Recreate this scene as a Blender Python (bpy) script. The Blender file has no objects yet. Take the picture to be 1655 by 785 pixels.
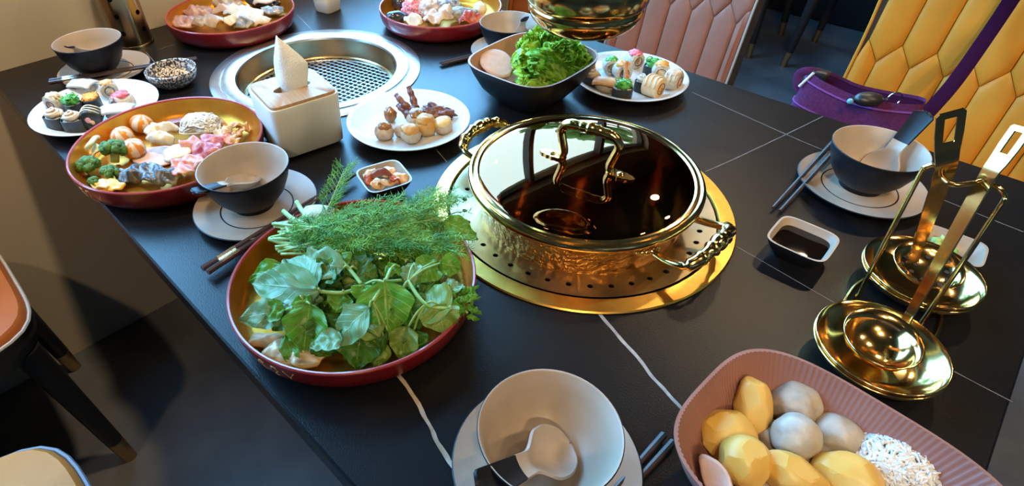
import bpy, bmesh, math, random
from mathutils import Vector, Matrix, noise, Euler
random.seed(7)
PI = math.pi
sc = bpy.context.scene
COL = sc.collection
TZ = 0.75                      # table top height
V = Vector

# ------------------------------------------------------------------ camera
CAM = V((0.0, 0.0, 1.25))
PITCH, ROLL, FPX, CX, CY = math.radians(41.35), math.radians(0.59), 931.0, 750.0, 392.5
def _axes():
    r = V((1, 0, 0)); f = V((0, math.cos(PITCH), -math.sin(PITCH))); d = f.cross(r)
    cr, sr = math.cos(ROLL), math.sin(ROLL)
    rr = cr * r + sr * d; dd = -sr * r + cr * d
    Rz = Matrix.Rotation(PI / 4, 3, 'Z')
    return Rz @ rr, Rz @ dd, Rz @ f
RIGHT, DOWN, FWD = _axes()
cam_d = bpy.data.cameras.new('camera'); cam = bpy.data.objects.new('camera', cam_d); COL.objects.link(cam)
m3 = Matrix((RIGHT, -DOWN, -FWD)).transposed()
cam.matrix_world = Matrix.Translation(CAM) @ m3.to_4x4()
cam_d.sensor_fit = 'HORIZONTAL'; cam_d.sensor_width = 36.0
cam_d.lens = FPX / 1655.0 * 36.0
cam_d.shift_x = (827.5 - CX) / 1655.0
cam_d.clip_start = 0.02
sc.camera = cam
def at(u, v, z=0.0):
    """point of the room at height z above the table top that the photo shows at pixel (u, v)"""
    d = RIGHT * ((u - CX) / FPX) + DOWN * ((v - CY) / FPX) + FWD
    return CAM + d * ((TZ + z - CAM.z) / d.z)

# ------------------------------------------------------------------ view, world, lights
sc.view_settings.view_transform = 'Standard'; sc.view_settings.look = 'None'
sc.view_settings.gamma = 1.0; sc.view_settings.use_curve_mapping = False
sc.view_settings.exposure = 0.1
w = bpy.data.worlds.new('sky'); sc.world = w; w.use_nodes = True
bg = w.node_tree.nodes['Background']
bg.inputs['Color'].default_value = (0.20, 0.55, 1.0, 1); bg.inputs['Strength'].default_value = 21.0

def light(name, kind, loc, energy, color, target=None, **kw):
    l = bpy.data.lights.new(name, kind); l.energy = energy; l.color = color
    for k, v in kw.items():
        if k == 'portal': l.cycles.is_portal = v
        else: setattr(l, k, v)
    o = bpy.data.objects.new(name, l); COL.objects.link(o); o.location = loc
    if target is not None:
        o.rotation_euler = (V(target) - V(loc)).to_track_quat('-Z', 'Y').to_euler()
    return o
WALLX = -1.443
WIN = [(-1.3, 0.42, 1.02, 2.35), (0.62, 3.6, 0.88, 2.25)]       # y0, y1, z0, z1 of the two windows
for i, (y0, y1, z0, z1) in enumerate(WIN):
    light('window_portal', 'AREA', (WALLX - 0.21, (y0 + y1) / 2, (z0 + z1) / 2), 1.0, (1, 1, 1), (5, (y0 + y1) / 2, (z0 + z1) / 2),
          shape='RECTANGLE', size=y1 - y0, size_y=z1 - z0, portal=True)
WARM = (1.0, 0.74, 0.44)
LAMPS = [(-0.95, 2.98, 38, 0.05), (-0.25, 2.55, 46, 0.05), (0.7, 1.4, 30, 0.06), (-0.80, 0.42, 165, 0.06), (0.5, -0.7, 150, 0.06), (-0.6, -1.0, 85, 0.06), (1.6, 1.3, 70, 0.06), (1.3, -1.3, 170, 0.06)]  # first two match reflected glints; wall-facing and rear ones are added warm fill

# ------------------------------------------------------------------ materials
_m = {}
def M(name, c, c2=None, c3=None, sc_=30, rough=0.5, metal=0.0, bump=0.0, bsc=80, coat=0.0, sss=0.0, lo=0.35, hi=0.65, spec=0.5,
      dist=0.0, stretch=None, emit=None, det=4.0, bd=0.002):
    if name in _m: return _m[name]
    m = bpy.data.materials.new(name); m.use_nodes = True; nt = m.node_tree; N = nt.nodes; L = nt.links
    b = N['Principled BSDF']
    b.inputs['Roughness'].default_value = rough; b.inputs['Metallic'].default_value = metal
    b.inputs['Specular IOR Level'].default_value = spec
    b.inputs['Coat Weight'].default_value = coat; b.inputs['Coat Roughness'].default_value = 0.08
    if sss:
        b.inputs['Subsurface Weight'].default_value = sss; b.inputs['Subsurface Radius'].default_value = (0.01, 0.006, 0.004); b.inputs['Subsurface Scale'].default_value = 0.4
    b.inputs['Base Color'].default_value = (*c, 1)
    tc = N.new('ShaderNodeTexCoord'); vec = tc.outputs['Object']
    if stretch:
        mp = N.new('ShaderNodeMapping'); mp.inputs['Scale'].default_value = stretch; L.new(vec, mp.inputs['Vector']); vec = mp.outputs['Vector']
    if c2 is not None:
        nz = N.new('ShaderNodeTexNoise'); nz.inputs['Scale'].default_value = sc_; nz.inputs['Detail'].default_value = det; nz.inputs['Distortion'].default_value = dist
        L.new(vec, nz.inputs['Vector'])
        cr = N.new('ShaderNodeValToRGB'); cr.color_ramp.elements[0].position = lo; cr.color_ramp.elements[1].position = hi
        cr.color_ramp.elements[0].color = (*c, 1); cr.color_ramp.elements[1].color = (*c2, 1)
        if c3 is not None:
            e = cr.color_ramp.elements.new((lo + hi) / 2); e.color = (*c3, 1)
        L.new(nz.outputs['Fac'], cr.inputs['Fac']); L.new(cr.outputs['Color'], b.inputs['Base Color'])
    if bump:
        n2 = N.new('ShaderNodeTexNoise'); n2.inputs['Scale'].default_value = bsc; n2.inputs['Detail'].default_value = 3
        L.new(vec, n2.inputs['Vector'])
        bp = N.new('ShaderNodeBump'); bp.inputs['Strength'].default_value = bump; bp.inputs['Distance'].default_value = bd
        L.new(n2.outputs['Fac'], bp.inputs['Height']); L.new(bp.outputs['Normal'], b.inputs['Normal'])
    if emit:
        b.inputs['Emission Color'].default_value = (*c, 1); b.inputs['Emission Strength'].default_value = emit
    _m[name] = m
    return m
def glassy(name, tint, ior, rough=0.02, refl=(1, 1, 1)):
    if name in _m: return _m[name]
    m = bpy.data.materials.new(name); m.use_nodes = True; nt = m.node_tree; N = nt.nodes; L = nt.links
    N.remove(N['Principled BSDF']); out = N['Material Output']
    t = N.new('ShaderNodeBsdfTransparent'); t.inputs['Color'].default_value = (*tint, 1)
    g = N.new('ShaderNodeBsdfGlossy'); g.inputs['Roughness'].default_value = rough; g.inputs['Color'].default_value = (*refl, 1)
    f0 = ((ior - 1) / (ior + 1)) ** 2          # Schlick reflectance, the same from both sides of a pane
    lw = N.new('ShaderNodeLayerWeight'); lw.inputs['Blend'].default_value = 0.5
    pw = N.new('ShaderNodeMath'); pw.operation = 'POWER'; L.new(lw.outputs['Facing'], pw.inputs[0]); pw.inputs[1].default_value = 5.0
    fr = N.new('ShaderNodeMath'); fr.operation = 'MULTIPLY_ADD'; L.new(pw.outputs[0], fr.inputs[0]); fr.inputs[1].default_value = 1 - f0; fr.inputs[2].default_value = f0
    mx = N.new('ShaderNodeMixShader'); L.new(fr.outputs[0], mx.inputs['Fac']); L.new(t.outputs[0], mx.inputs[1]); L.new(g.outputs[0], mx.inputs[2])
    L.new(mx.outputs[0], out.inputs['Surface']); _m[name] = m
    return m
def leafmat(name, c, cd, cv, rough=0.45, nv=7.0):
    """leaf: blotchy green with midrib and side veins drawn in the leaf's own UV"""
    if name in _m: return _m[name]
    m = bpy.data.materials.new(name); m.use_nodes = True; nt = m.node_tree; N = nt.nodes; L = nt.links
    b = N['Principled BSDF']; b.inputs['Roughness'].default_value = rough
    b.inputs['Subsurface Weight'].default_value = 0.0
    uv = N.new('ShaderNodeUVMap'); sp = N.new('ShaderNodeSeparateXYZ'); L.new(uv.outputs['UV'], sp.inputs[0])
    def mt(op, a, bb=None, clamp=False):
        n = N.new('ShaderNodeMath'); n.operation = op; n.use_clamp = clamp
        for i, q in enumerate((a, bb)):
            if q is None: continue
            if isinstance(q, (int, float)): n.inputs[i].default_value = q
            else: L.new(q, n.inputs[i])
        return n.outputs[0]
    au = mt('ABSOLUTE', mt('SUBTRACT', sp.outputs[0], 0.5))
    rib = mt('SUBTRACT', 1.0, mt('MULTIPLY', au, 34.0), True)
    ph = mt('FRACT', mt('SUBTRACT', mt('MULTIPLY', sp.outputs[1], nv), mt('MULTIPLY', au, 4.0)))
    side = mt('MULTIPLY', mt('SUBTRACT', 1.0, mt('MULTIPLY', mt('ABSOLUTE', mt('SUBTRACT', ph, 0.5)), 9.0), True), 0.55)
    veinf = mt('MAXIMUM', rib, side)
    tc = N.new('ShaderNodeTexCoord'); nz = N.new('ShaderNodeTexNoise'); nz.inputs['Scale'].default_value = 60; nz.inputs['Detail'].default_value = 4
    L.new(tc.outputs['Object'], nz.inputs['Vector'])
    cr = N.new('ShaderNodeValToRGB'); cr.color_ramp.elements[0].position = 0.35; cr.color_ramp.elements[1].position = 0.68
    cr.color_ramp.elements[0].color = (*cd, 1); cr.color_ramp.elements[1].color = (*c, 1); L.new(nz.outputs['Fac'], cr.inputs['Fac'])
    mx = N.new('ShaderNodeMix'); mx.data_type = 'RGBA'; L.new(veinf, mx.inputs[0]); L.new(cr.outputs['Color'], mx.inputs[6]); mx.inputs[7].default_value = (*cv, 1)
    L.new(mx.outputs[2], b.inputs['Base Color'])
    bp = N.new('ShaderNodeBump'); bp.inputs['Strength'].default_value = 0.5; bp.inputs['Distance'].default_value = 0.0012; bp.invert = True
    L.new(veinf, bp.inputs['Height']); L.new(bp.outputs['Normal'], b.inputs['Normal'])
    tr = N.new('ShaderNodeBsdfTranslucent'); L.new(mx.outputs[2], tr.inputs['Color'])
    ms = N.new('ShaderNodeMixShader'); ms.inputs[0].default_value = 0.25; out = N['Material Output']
    L.new(b.outputs[0], ms.inputs[1]); L.new(tr.outputs[0], ms.inputs[2]); L.new(ms.outputs[0], out.inputs['Surface'])
    _m[name] = m
    return m

GOLD = M('polished_gold', (0.86, 0.56, 0.21), rough=0.13, metal=1.0)
GOLDB = M('brushed_gold', (0.82, 0.49, 0.11), (0.72, 0.40, 0.08), sc_=60, rough=0.30, metal=1.0, bump=0.05, bsc=300)
GOLDH = M('hammered_gold', (0.50, 0.26, 0.07), (0.30, 0.14, 0.035), sc_=30, rough=0.20, metal=1.0, bump=0.8, bsc=95, bd=0.006)
GOLDT = M('tray_gold', (0.66, 0.29, 0.03), (0.54, 0.22, 0.02), sc_=25, rough=0.33, metal=0.85, bump=0.05, bsc=200)
BRASS = M('aged_brass', (0.46, 0.34, 0.19), (0.30, 0.21, 0.12), sc_=18, rough=0.28, metal=1.0, stretch=(1, 1, 0.08))
BRASSTIP = M('brass_tip', (0.50, 0.35, 0.18), rough=0.35, metal=1.0)
STEEL = M('brushed_steel', (0.78, 0.77, 0.74), (0.66, 0.65, 0.62), sc_=40, rough=0.30, metal=1.0, bump=0.05, bsc=250)
STEELB = M('heat_stained_steel', (0.42, 0.33, 0.20), (0.30, 0.22, 0.12), sc_=14, rough=0.22, metal=1.0)
MESHW = M('grate_wire', (0.50, 0.50, 0.50), rough=0.35, metal=1.0)
BLACKPIT = M('pit_black', (0.01, 0.012, 0.02), rough=0.7)
WHITEP = M('white_porcelain', (0.55, 0.55, 0.535), rough=0.22, spec=0.25)
WHITEM = M('matt_white_plastic', (0.66, 0.65, 0.62), rough=0.45)
DARKC = M('dark_glaze', (0.006, 0.007, 0.010), (0.010, 0.011, 0.015), sc_=60, rough=0.42, spec=0.2)
BEIGE = M('beige_glaze', (0.34, 0.265, 0.20), (0.38, 0.30, 0.235), sc_=25, rough=0.42)
TERRA = M('terracotta_glaze', (0.34, 0.17, 0.11), (0.37, 0.19, 0.13), sc_=20, rough=0.5)
PINKC = M('pink_brown_glaze', (0.23, 0.105, 0.085), (0.26, 0.125, 0.105), sc_=20, rough=0.5)
RED = M('red_lacquer', (0.17, 0.006, 0.010), (0.13, 0.005, 0.008), sc_=20, rough=0.28, coat=0.15)
RIMP = M('tray_rim_lacquer', (0.34, 0.045, 0.050), rough=0.25, coat=0.3)
WOOD = M('pale_wood', (0.42, 0.265, 0.145), (0.33, 0.195, 0.10), sc_=14, rough=0.5, stretch=(1.2, 14, 1), bump=0.08, bsc=60)
PAPER = M('tissue_paper', (0.86, 0.87, 0.88), rough=0.9, bump=0.9, bsc=420, bd=0.0015)
STICK = M('dark_stick_wood', (0.035, 0.022, 0.020), (0.06, 0.035, 0.03), sc_=40, rough=0.35)
SILVER = M('silver_band', (0.80, 0.72, 0.55), rough=0.2, metal=1.0)

# ------------------------------------------------------------------ mesh helpers
class MB:
    def __init__(s): s.v = []; s.f = []; s.m = []; s.uv = None
    def add(s, vs, fs, mi=0, T=None):
        o = len(s.v)
        s.v += [tuple(T @ V(q)) for q in vs] if T is not None else [tuple(q) for q in vs]
        s.f += [tuple(i + o for i in q) for q in fs]
        s.m += (list(mi) if isinstance(mi, (list, tuple)) else [mi] * len(fs))
        return s
    def build(s, name, mats, parent=None, loc=(0, 0, 0), rot=None, sharp=40, smooth=True):
        me = bpy.data.meshes.new(name); me.from_pydata(s.v, [], s.f)
        mats = mats if isinstance(mats, (list, tuple)) else [mats]
        for q in mats: me.materials.append(q)
        if max(s.m, default=0): me.polygons.foreach_set('material_index', s.m)
        if s.uv:
            ul = me.uv_layers.new(name='UVMap')
            for lp in me.loops: ul.data[lp.index].uv = s.uv[lp.vertex_index]
        if smooth:
            me.polygons.foreach_set('use_smooth', [True] * len(s.f))
            if sharp: me.set_sharp_from_angle(angle=math.radians(sharp))
        me.update()
        o = bpy.data.objects.new(name, me); COL.objects.link(o); o.location = loc
        if rot is not None: o.rotation_euler = rot
        if parent: o.parent = parent
        return o
    # shapes
    def lathe(s, prof, n=48, T=None, mi=None, shape=None, a0=0.0):
        """prof: (r, z) list bottom-outside to inside; shape(theta, k) -> (x, y) for radius 1"""
        vs, fs, ms = [], [], []
        idx = []
        for k, p in enumerate(prof):
            r, z = p[0], p[1]
            if r < 1e-6:
                idx.append([len(vs)] * n); vs.append((0, 0, z))
            else:
                row = []
                for j in range(n):
                    t = a0 + 2 * PI * j / n
                    x, y = shape(t, k) if shape else (math.cos(t), math.sin(t))
                    row.append(len(vs)); vs.append((r * x, r * y, z))
                idx.append(row)
        for k in range(len(prof) - 1):
            for j in range(n):
                q = [idx[k][j], idx[k][(j + 1) % n], idx[k + 1][(j + 1) % n], idx[k + 1][j]]
                u = []
                for i in q:
                    if i not in u: u.append(i)
                if len(u) > 2:
                    fs.append(tuple(u)); ms.append(mi[k] if mi else 0)
        return s.add(vs, fs, ms, T)
    def tube(s, pts, rad, seg=8, mi=0, T=None, caps=True, flat=None, up=(0, 0, 1)):
        pts = [V(p) for p in pts]; n = len(pts)
        rad = rad if isinstance(rad, (list, tuple)) else [rad] * n
        vs, fs = [], []
        prev = None
        for i, p in enumerate(pts):
            t = (pts[min(i + 1, n - 1)] - pts[max(i - 1, 0)]).normalized()
            if prev is None:
                a = V(up) - t * t.dot(V(up))
                if a.length < 1e-3: a = V((1, 0, 0)) - t * t.x
            else:
                a = prev - t * t.dot(prev)
            a.normalize(); prev = a; b = t.cross(a)
            fa = flat[i] if isinstance(flat, (list, tuple)) else (flat or 1.0)
            for j in range(seg):
                th = 2 * PI * j / seg
                vs.append(p + a * (math.sin(th) * rad[i] * fa) + b * (math.cos(th) * rad[i]))
        for i in range(n - 1):
            for j in range(seg):
                k = (j + 1) % seg
                fs.append((i * seg + j, i * seg + k, (i + 1) * seg + k, (i + 1) * seg + j))
        if caps:
            fs.append(tuple(range(seg))[::-1]); fs.append(tuple((n - 1) * seg + j for j in range(seg)))
        return s.add(vs, fs, mi, T)
    def box(s, x0, x1, y0, y1, z0, z1, mi=0, T=None):
        vs = [(x, y, z) for z in (z0, z1) for y in (y0, y1) for x in (x0, x1)]
        return s.add(vs, [(0, 2, 3, 1), (4, 5, 7, 6), (0, 1, 5, 4), (2, 6, 7, 3), (0, 4, 6, 2), (1, 3, 7, 5)], mi, T)
    def bbox(s, x0, x1, y0, y1, z0, z1, b=0.004, mi=0, T=None, seg=2):
        bm = bmesh.new(); bmesh.ops.create_cube(bm, size=1)
        for q in bm.verts: q.co = V(((x0 + x1) / 2 + q.co.x * (x1 - x0), (y0 + y1) / 2 + q.co.y * (y1 - y0), (z0 + z1) / 2 + q.co.z * (z1 - z0)))
        bmesh.ops.bevel(bm, geom=bm.edges[:], offset=b, segments=seg, affect='EDGES', profile=0.5)
        bm.verts.index_update()
        s.add([q.co[:] for q in bm.verts], [[q.index for q in f.verts] for f in bm.faces], mi, T); bm.free()
        return s
    def blob(s, c, r, sub=2, amp=0.1, fr=1.5, seed=0, mi=0, T=None, flatten=None):
        vs, fs = ico(sub); o = []
        for q in vs:
            q = V(q); k = 1 + amp * noise.noise(q * fr + V((seed * 7.3, seed * 1.7, seed * 3.1)))
            p = V((q.x * r[0], q.y * r[1], q.z * r[2])) * k
            if flatten is not None and p.z < -flatten * r[2]: p.z = -flatten * r[2]
            o.append(V(c) + p)
        return s.add(o, fs, mi, T)
    def sheet(s, fn, nu, nv, th=0.0, mi=0, T=None, uv=False):
        P = [[V(fn(i / nu, j / nv)) for i in range(nu + 1)] for j in range(nv + 1)]
        vs = [p for row in P for p in row]; fs = []
        W_ = nu + 1
        for j in range(nv):
            for i in range(nu):
                fs.append((j * W_ + i, j * W_ + i + 1, (j + 1) * W_ + i + 1, (j + 1) * W_ + i))
        if th:
            N_ = len(vs); lo = []
            for j in range(nv + 1):
                for i in range(nu + 1):
                    du = P[j][min(i + 1, nu)] - P[j][max(i - 1, 0)]; dv = P[min(j + 1, nv)][i] - P[max(j - 1, 0)][i]
                    nn = du.cross(dv); nn = nn.normalized() if nn.length > 1e-12 else V((0, 0, 1))
                    lo.append(P[j][i] - nn * th)
            vs = vs + lo; fs += [tuple(N_ + q for q in f[::-1]) for f in fs]
            bd = [i for i in range(W_)] + [j * W_ + nu for j in range(1, nv + 1)] + [nv * W_ + i for i in range(nu - 1, -1, -1)] + [j * W_ for j in range(nv - 1, 0, -1)]
            for k in range(len(bd)):
                a, b = bd[k], bd[(k + 1) % len(bd)]; fs.append((b, a, a + N_, b + N_))
        if uv:
            q = [(i / nu, j / nv) for j in range(nv + 1) for i in range(nu + 1)]
            s.uv = (s.uv or []) + (q + q if th else q)
        return s.add(vs, fs, mi, T)
_ico = {}
def ico(sub):
    if sub not in _ico:
        bm = bmesh.new(); bmesh.ops.create_icosphere(bm, subdivisions=sub, radius=1)
        bm.verts.index_update()
        _ico[sub] = ([q.co[:] for q in bm.verts], [[q.index for q in f.verts] for f in bm.faces]); bm.free()
    return _ico[sub]
def catmull(pts, n=6, closed=False):
    pts = [V(p) for p in pts]; out = []; k = len(pts)
    for i in range(k if closed else k - 1):
        g = (lambda j: pts[j % k]) if closed else (lambda j: pts[max(0, min(k - 1, j))])
        p0, p1, p2, p3 = g(i - 1), g(i), g(i + 1), g(i + 2)
        for j in range(n):
            t = j / n
            out.append(0.5 * ((2 * p1) + (p2 - p0) * t + (2 * p0 - 5 * p1 + 4 * p2 - p3) * t * t + (3 * p1 - p0 - 3 * p2 + p3) * t ** 3))
    if not closed: out.append(pts[-1])
    return out
def sq(p, a=1.0, b=1.0, rib=None):
    def f(t, k):
        c, s_ = math.cos(t), math.sin(t); q = (abs(c) ** p + abs(s_) ** p) ** (-1 / p)
        if rib and k >= rib[0]: q *= 1 + rib[2] * math.cos(rib[1] * t)
        return a * c * q, b * s_ * q
    return f
def frame(P, Q, up=(0, 0, 1)):
    """matrix at P whose x axis points to Q, z close to up"""
    x = (V(Q) - V(P)).normalized(); y = V(up).cross(x).normalized(); z = x.cross(y)
    m = Matrix((x, y, z)).transposed().to_4x4(); m.translation = V(P)
    return m
def tag(o, label, cat, group=None, kind=None):
    o['label'] = label; o['category'] = cat
    if group: o['group'] = group
    if kind: o['kind'] = kind
    return o
def thing(name, label, cat, loc, rotz=0.0, group=None):
    o = bpy.data.objects.new(name, None); COL.objects.link(o); o.empty_display_size = 0.02
    o.location = loc; o.rotation_euler = (0, 0, rotz)
    return tag(o, label, cat, group)
def struct(o): o['kind'] = 'structure'; return o

# ------------------------------------------------------------------ the room
FLOORM = M('dark_concrete', (0.040, 0.043, 0.050), (0.085, 0.088, 0.095), sc_=5, rough=0.55, bump=0.12, bsc=40, det=8)
WALLM = M('beige_plaster', (0.47, 0.40, 0.30), (0.50, 0.43, 0.33), sc_=3, rough=0.85, bump=0.05, bsc=120)
CEILM = M('dark_ceiling', (0.07, 0.065, 0.06), rough=0.9)
DWALL = M('dark_wall', (0.06, 0.055, 0.05), (0.09, 0.08, 0.07), sc_=2, rough=0.8)
FRAMEM = M('window_frame_black', (0.02, 0.02, 0.022), rough=0.4)
X1, Y0, Y1, CZ = 3.2, -2.6, 6.0, 2.9
struct(MB().box(WALLX - 0.2, X1, Y0, Y1, -0.1, 0).build('floor', FLOORM, smooth=False))
struct(MB().box(-14, WALLX - 0.2, -8, 16, -0.2, -0.02).build('ground', M('garden_ground', (0.16, 0.15, 0.12), (0.10, 0.14, 0.06), sc_=0.8, rough=0.9), smooth=False))
struct(MB().box(WALLX - 0.2, X1, Y0, Y1, CZ, CZ + 0.1).build('ceiling', CEILM, smooth=False))
mb = MB(); ys = [Y0] + [q for y0, y1, _, _ in WIN for q in (y0, y1)] + [Y1]
for k in range(0, len(ys), 2): mb.box(WALLX - 0.2, WALLX, ys[k], ys[k + 1], 0, CZ)
for y0, y1, z0, z1 in WIN:
    mb.box(WALLX - 0.2, WALLX, y0, y1, 0, z0); mb.box(WALLX - 0.2, WALLX, y0, y1, z1, CZ)
struct(mb.build('wall_left', WALLM, smooth=False))
struct(MB().box(X1, X1 + 0.1, Y0, Y1, 0, CZ).build('wall_right', DWALL, smooth=False))
struct(MB().box(WALLX - 0.2, X1, Y1, Y1 + 0.1, 0, CZ).build('wall_far', DWALL, smooth=False))
struct(MB().box(WALLX - 0.2, X1, Y0 - 0.1, Y0, 0, CZ).build('wall_back', DWALL, smooth=False))
PANE = glassy('window_glass', (0.96, 0.98, 0.98), 1.45)
for i, (y0, y1, z0, z1) in enumerate(WIN):
    f = 0.045; xa, xb = WALLX - 0.13, WALLX - 0.07
    mb = MB().box(xa, xb, y0, y1, z0, z0 + f).box(xa, xb, y0, y1, z1 - f, z1).box(xa, xb, y0, y0 + f, z0 + f, z1 - f).box(xa, xb, y1 - f, y1, z0 + f, z1 - f)
    wo = struct(mb.build('window_%d' % (i + 1), FRAMEM, smooth=False))
    cuts = [y0 + f] + ([1.85, 2.75] if i else [-0.45]) + [y1 - f]
    for c in cuts[1:-1]: MB().box(xa, xb, c - 0.025, c + 0.025, z0 + f, z1 - f).build('mullion', FRAMEM, wo, smooth=False)
    for a, b in zip(cuts[:-1], cuts[1:]): MB().box(WALLX - 0.103, WALLX - 0.097, a, b, z0 + f, z1 - f).build('pane', PANE, wo, smooth=False)
# trees outside the windows, seen only as reflections
BARK = M('tree_bark', (0.08, 0.055, 0.035), rough=0.9); CROWN = M('tree_foliage', (0.03, 0.10, 0.015), (0.10, 0.22, 0.04), sc_=5, rough=0.6)
for i, (x, y, h_) in enumerate(((-4.9, 8.6, 3.9), (-9.4, 12.0, 5.6), (-7.0, 14.0, 4.8))):
    tr_ = thing('garden_tree', ['small leafy tree outside the window, nearest one', 'leafy tree outside the window, middle one', 'leafy tree outside the window, farthest one'][i], 'tree', (x, y, 0), 0, 'trees outside')
    MB().tube([(0, 0, 0), (0.05, 0.02, h_ * 0.5), (0, 0, h_)], [0.09, 0.07, 0.04], 10).build('trunk', BARK, tr_)
    mb = MB(); rt_ = random.Random(i)
    for k in range(34):
        c = V((rt_.gauss(0, 0.7), rt_.gauss(0, 0.7), h_ + rt_.gauss(0.1, 0.6))); q = rt_.uniform(0.16, 0.36); mb.blob(c, (q, q, q * 0.8), 2, 0.7, 3, k)
    mb.build('crown', CROWN, tr_, sharp=None)
# ceiling downlights with their own spot lamps, most of them added as unseen fill
LAMPM = M('lamp_disc', (1.0, 0.80, 0.50), emit=14.0); BLK = M('lamp_black', (0.015, 0.015, 0.015), rough=0.4)
for i, (x, y, e, r) in enumerate(LAMPS):
    t = thing('ceiling_or_fill_lamp', 'unseen small black cylindrical ceiling spotlight or added fill lamp with a warm bulb', 'lamp', (x, y, CZ - 0.16), 0, 'ceiling spotlights')
    MB().lathe([(0.0, 0.16), (0.055, 0.16), (0.055, 0.0), (0.047, 0.0), (0.047, 0.03), (0, 0.03)][::-1], 24).build('housing', BLK, t)
    MB().lathe([(0, 0.018), (0.040, 0.018), (0.042, 0.026), (0, 0.029)], 24).build('bulb', LAMPM, t)
    tgt = (-0.05, 0.62, TZ) if i < 2 else ((-1.45, 0.30, 1.1), (-1.45, 0.0, 1.0))[i // 5] if i in (3, 5) else (-0.2, 1.7, 0.8) if i in (4, 7) else (-0.4, 0.9, 0.6)
    light('spot_beam', 'SPOT', (x, y, CZ - 0.17), e, WARM, tgt, spot_size=math.radians(60 if i in (3, 4, 5, 7) else 95), spot_blend=0.8, shadow_soft_size=r)

# ------------------------------------------------------------------ table
GR = V((-0.981, 0.571, TZ)); PT = V((-0.3433, 0.576, TZ))
tx0, tx1, ty0, ty1 = WALLX + 0.001, 0.155, 0.100, 1.076
def table_material():
    m = M('black_stone', (0.0045, 0.0045, 0.0055), (0.008, 0.0075, 0.008), sc_=6, rough=0.30, det=8, spec=0.23)
    N = m.node_tree.nodes; L = m.node_tree.links; b = N['Principled BSDF']
    tc = N.new('ShaderNodeTexCoord'); nz = N.new('ShaderNodeTexNoise'); nz.inputs['Scale'].default_value = 620; nz.inputs['Detail'].default_value = 2
    L.new(tc.outputs['Object'], nz.inputs['Vector'])
    bp = N.new('ShaderNodeBump'); bp.inputs['Strength'].default_value = 0.24; bp.inputs['Distance'].default_value = 0.001
    L.new(nz.outputs['Fac'], bp.inputs['Height']); L.new(bp.outputs['Normal'], b.inputs['Normal'])
    return m
STONE = table_material()
table = thing('dining_table', 'long black stone table with pale veins, set with food and running up to the wall', 'table', ((tx0 + tx1) / 2, (ty0 + ty1) / 2, 0))
tl = V(table.location)
def slab():
    bm = bmesh.new(); HR = 0.186
    def loop(pts): 
        vs = [bm.verts.new(p) for p in pts]; return vs, [bm.edges.new((vs[i], vs[(i + 1) % len(vs)])) for i in range(len(vs))]
    def rect(i, z): return [(tx0 + i, ty0 + i, z), (tx1 - i, ty0 + i, z), (tx1 - i, ty1 - i, z), (tx0 + i, ty1 - i, z)]
    def circ(c, z): return [(c.x + HR * math.cos(2 * PI * k / 64), c.y + HR * math.sin(2 * PI * k / 64), z) for k in range(64)]
    def cap(i, z):
        ls = [loop(rect(i, z)), loop(circ(GR, z)), loop(circ(PT, z))]
        bmesh.ops.triangle_fill(bm, use_beauty=True, use_dissolve=False, edges=[e for _, es in ls for e in es])
        return [v for v, _ in ls]
    top = cap(0.0025, TZ); bot = cap(0.0, TZ - 0.03)
    mid = [bm.verts.new(p) for p in rect(0, TZ - 0.0025)]
    for a, b in ((top[0], mid), (mid, bot[0]), (top[1], bot[1]), (top[2], bot[2])):
        n = len(a)
        for i in range(n): bm.faces.new((a[i], a[(i + 1) % n], b[(i + 1) % n], b[i]))
    bmesh.ops.recalc_face_normals(bm, faces=bm.faces[:])
    bm.verts.index_update()
    mb = MB().add([v.co - tl for v in bm.verts], [[v.index for v in f.verts] for f in bm.faces]); bm.free()
    return mb.build('tabletop', STONE, table, smooth=False)
slab()
PED = M('pedestal_black', (0.012, 0.012, 0.013), rough=0.5)
for c in (GR, PT):
    q = c - tl
    MB().bbox(q.x - 0.2, q.x + 0.2, q.y - 0.2, q.y + 0.2, 0.0, 0.60, 0.01).build('pedestal', PED, table)
VEINT = M('vein_thin', (0.10, 0.095, 0.09), (0.17, 0.16, 0.155), sc_=90, rough=0.4)
VEINM = M('vein_white', (0.22, 0.20, 0.185), (0.36, 0.34, 0.32), sc_=90, rough=0.4)
VEINB = M('vein_brown', (0.26, 0.18, 0.10), (0.50, 0.44, 0.36), sc_=40, rough=0.4)
def vein(pts, wd, jag=0.25, mt=VEINM):
    p = catmull([at(*q) - tl for q in pts], 8); mb = MB(); vs = []
    for i, q in enumerate(p):
        t = (p[min(i + 1, len(p) - 1)] - p[max(i - 1, 0)]).normalized(); n = V((-t.y, t.x, 0))
        wv = wd * (1 + jag * noise.noise(q * 90)); o = n * (wd * jag * 1.6 * noise.noise(q * 45 + V((3, 1, 0))))
        vs += [q + o + n * wv / 2 + V((0, 0, 0.0003)), q + o - n * wv / 2 + V((0, 0, 0.0003))]
    fs = [(2 * i, 2 * i + 1, 2 * i + 3, 2 * i + 2) for i in range(len(p) - 1)]
    mb.add(vs, fs).build('vein', mt, table)
vein([(958, 495), (985, 527), (1030, 578), (1065, 622), (1110, 668), (1160, 725)], 0.0040)
vein([(600, 560), (652, 618), (685, 672), (703, 705), (727, 740), (750, 780)], 0.0042, 0.5, VEINB)
vein([(1118, 149), (1270, 217), (1329, 242), (1522, 322), (1654, 375)], 0.0017, 0.15, VEINT)
vein([(1140, 277), (1180, 260), (1269, 218), (1330, 188)], 0.0015, 0.15, VEINT)
vein([(1190, 398), (1230, 421), (1329, 478), (1420, 530), (1527, 592), (1637, 650)], 0.0011, 0.15, VEINT)
vein([(480, 24), (496, 40), (505, 50)], 0.0015, 0.3, VEINT)
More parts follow.
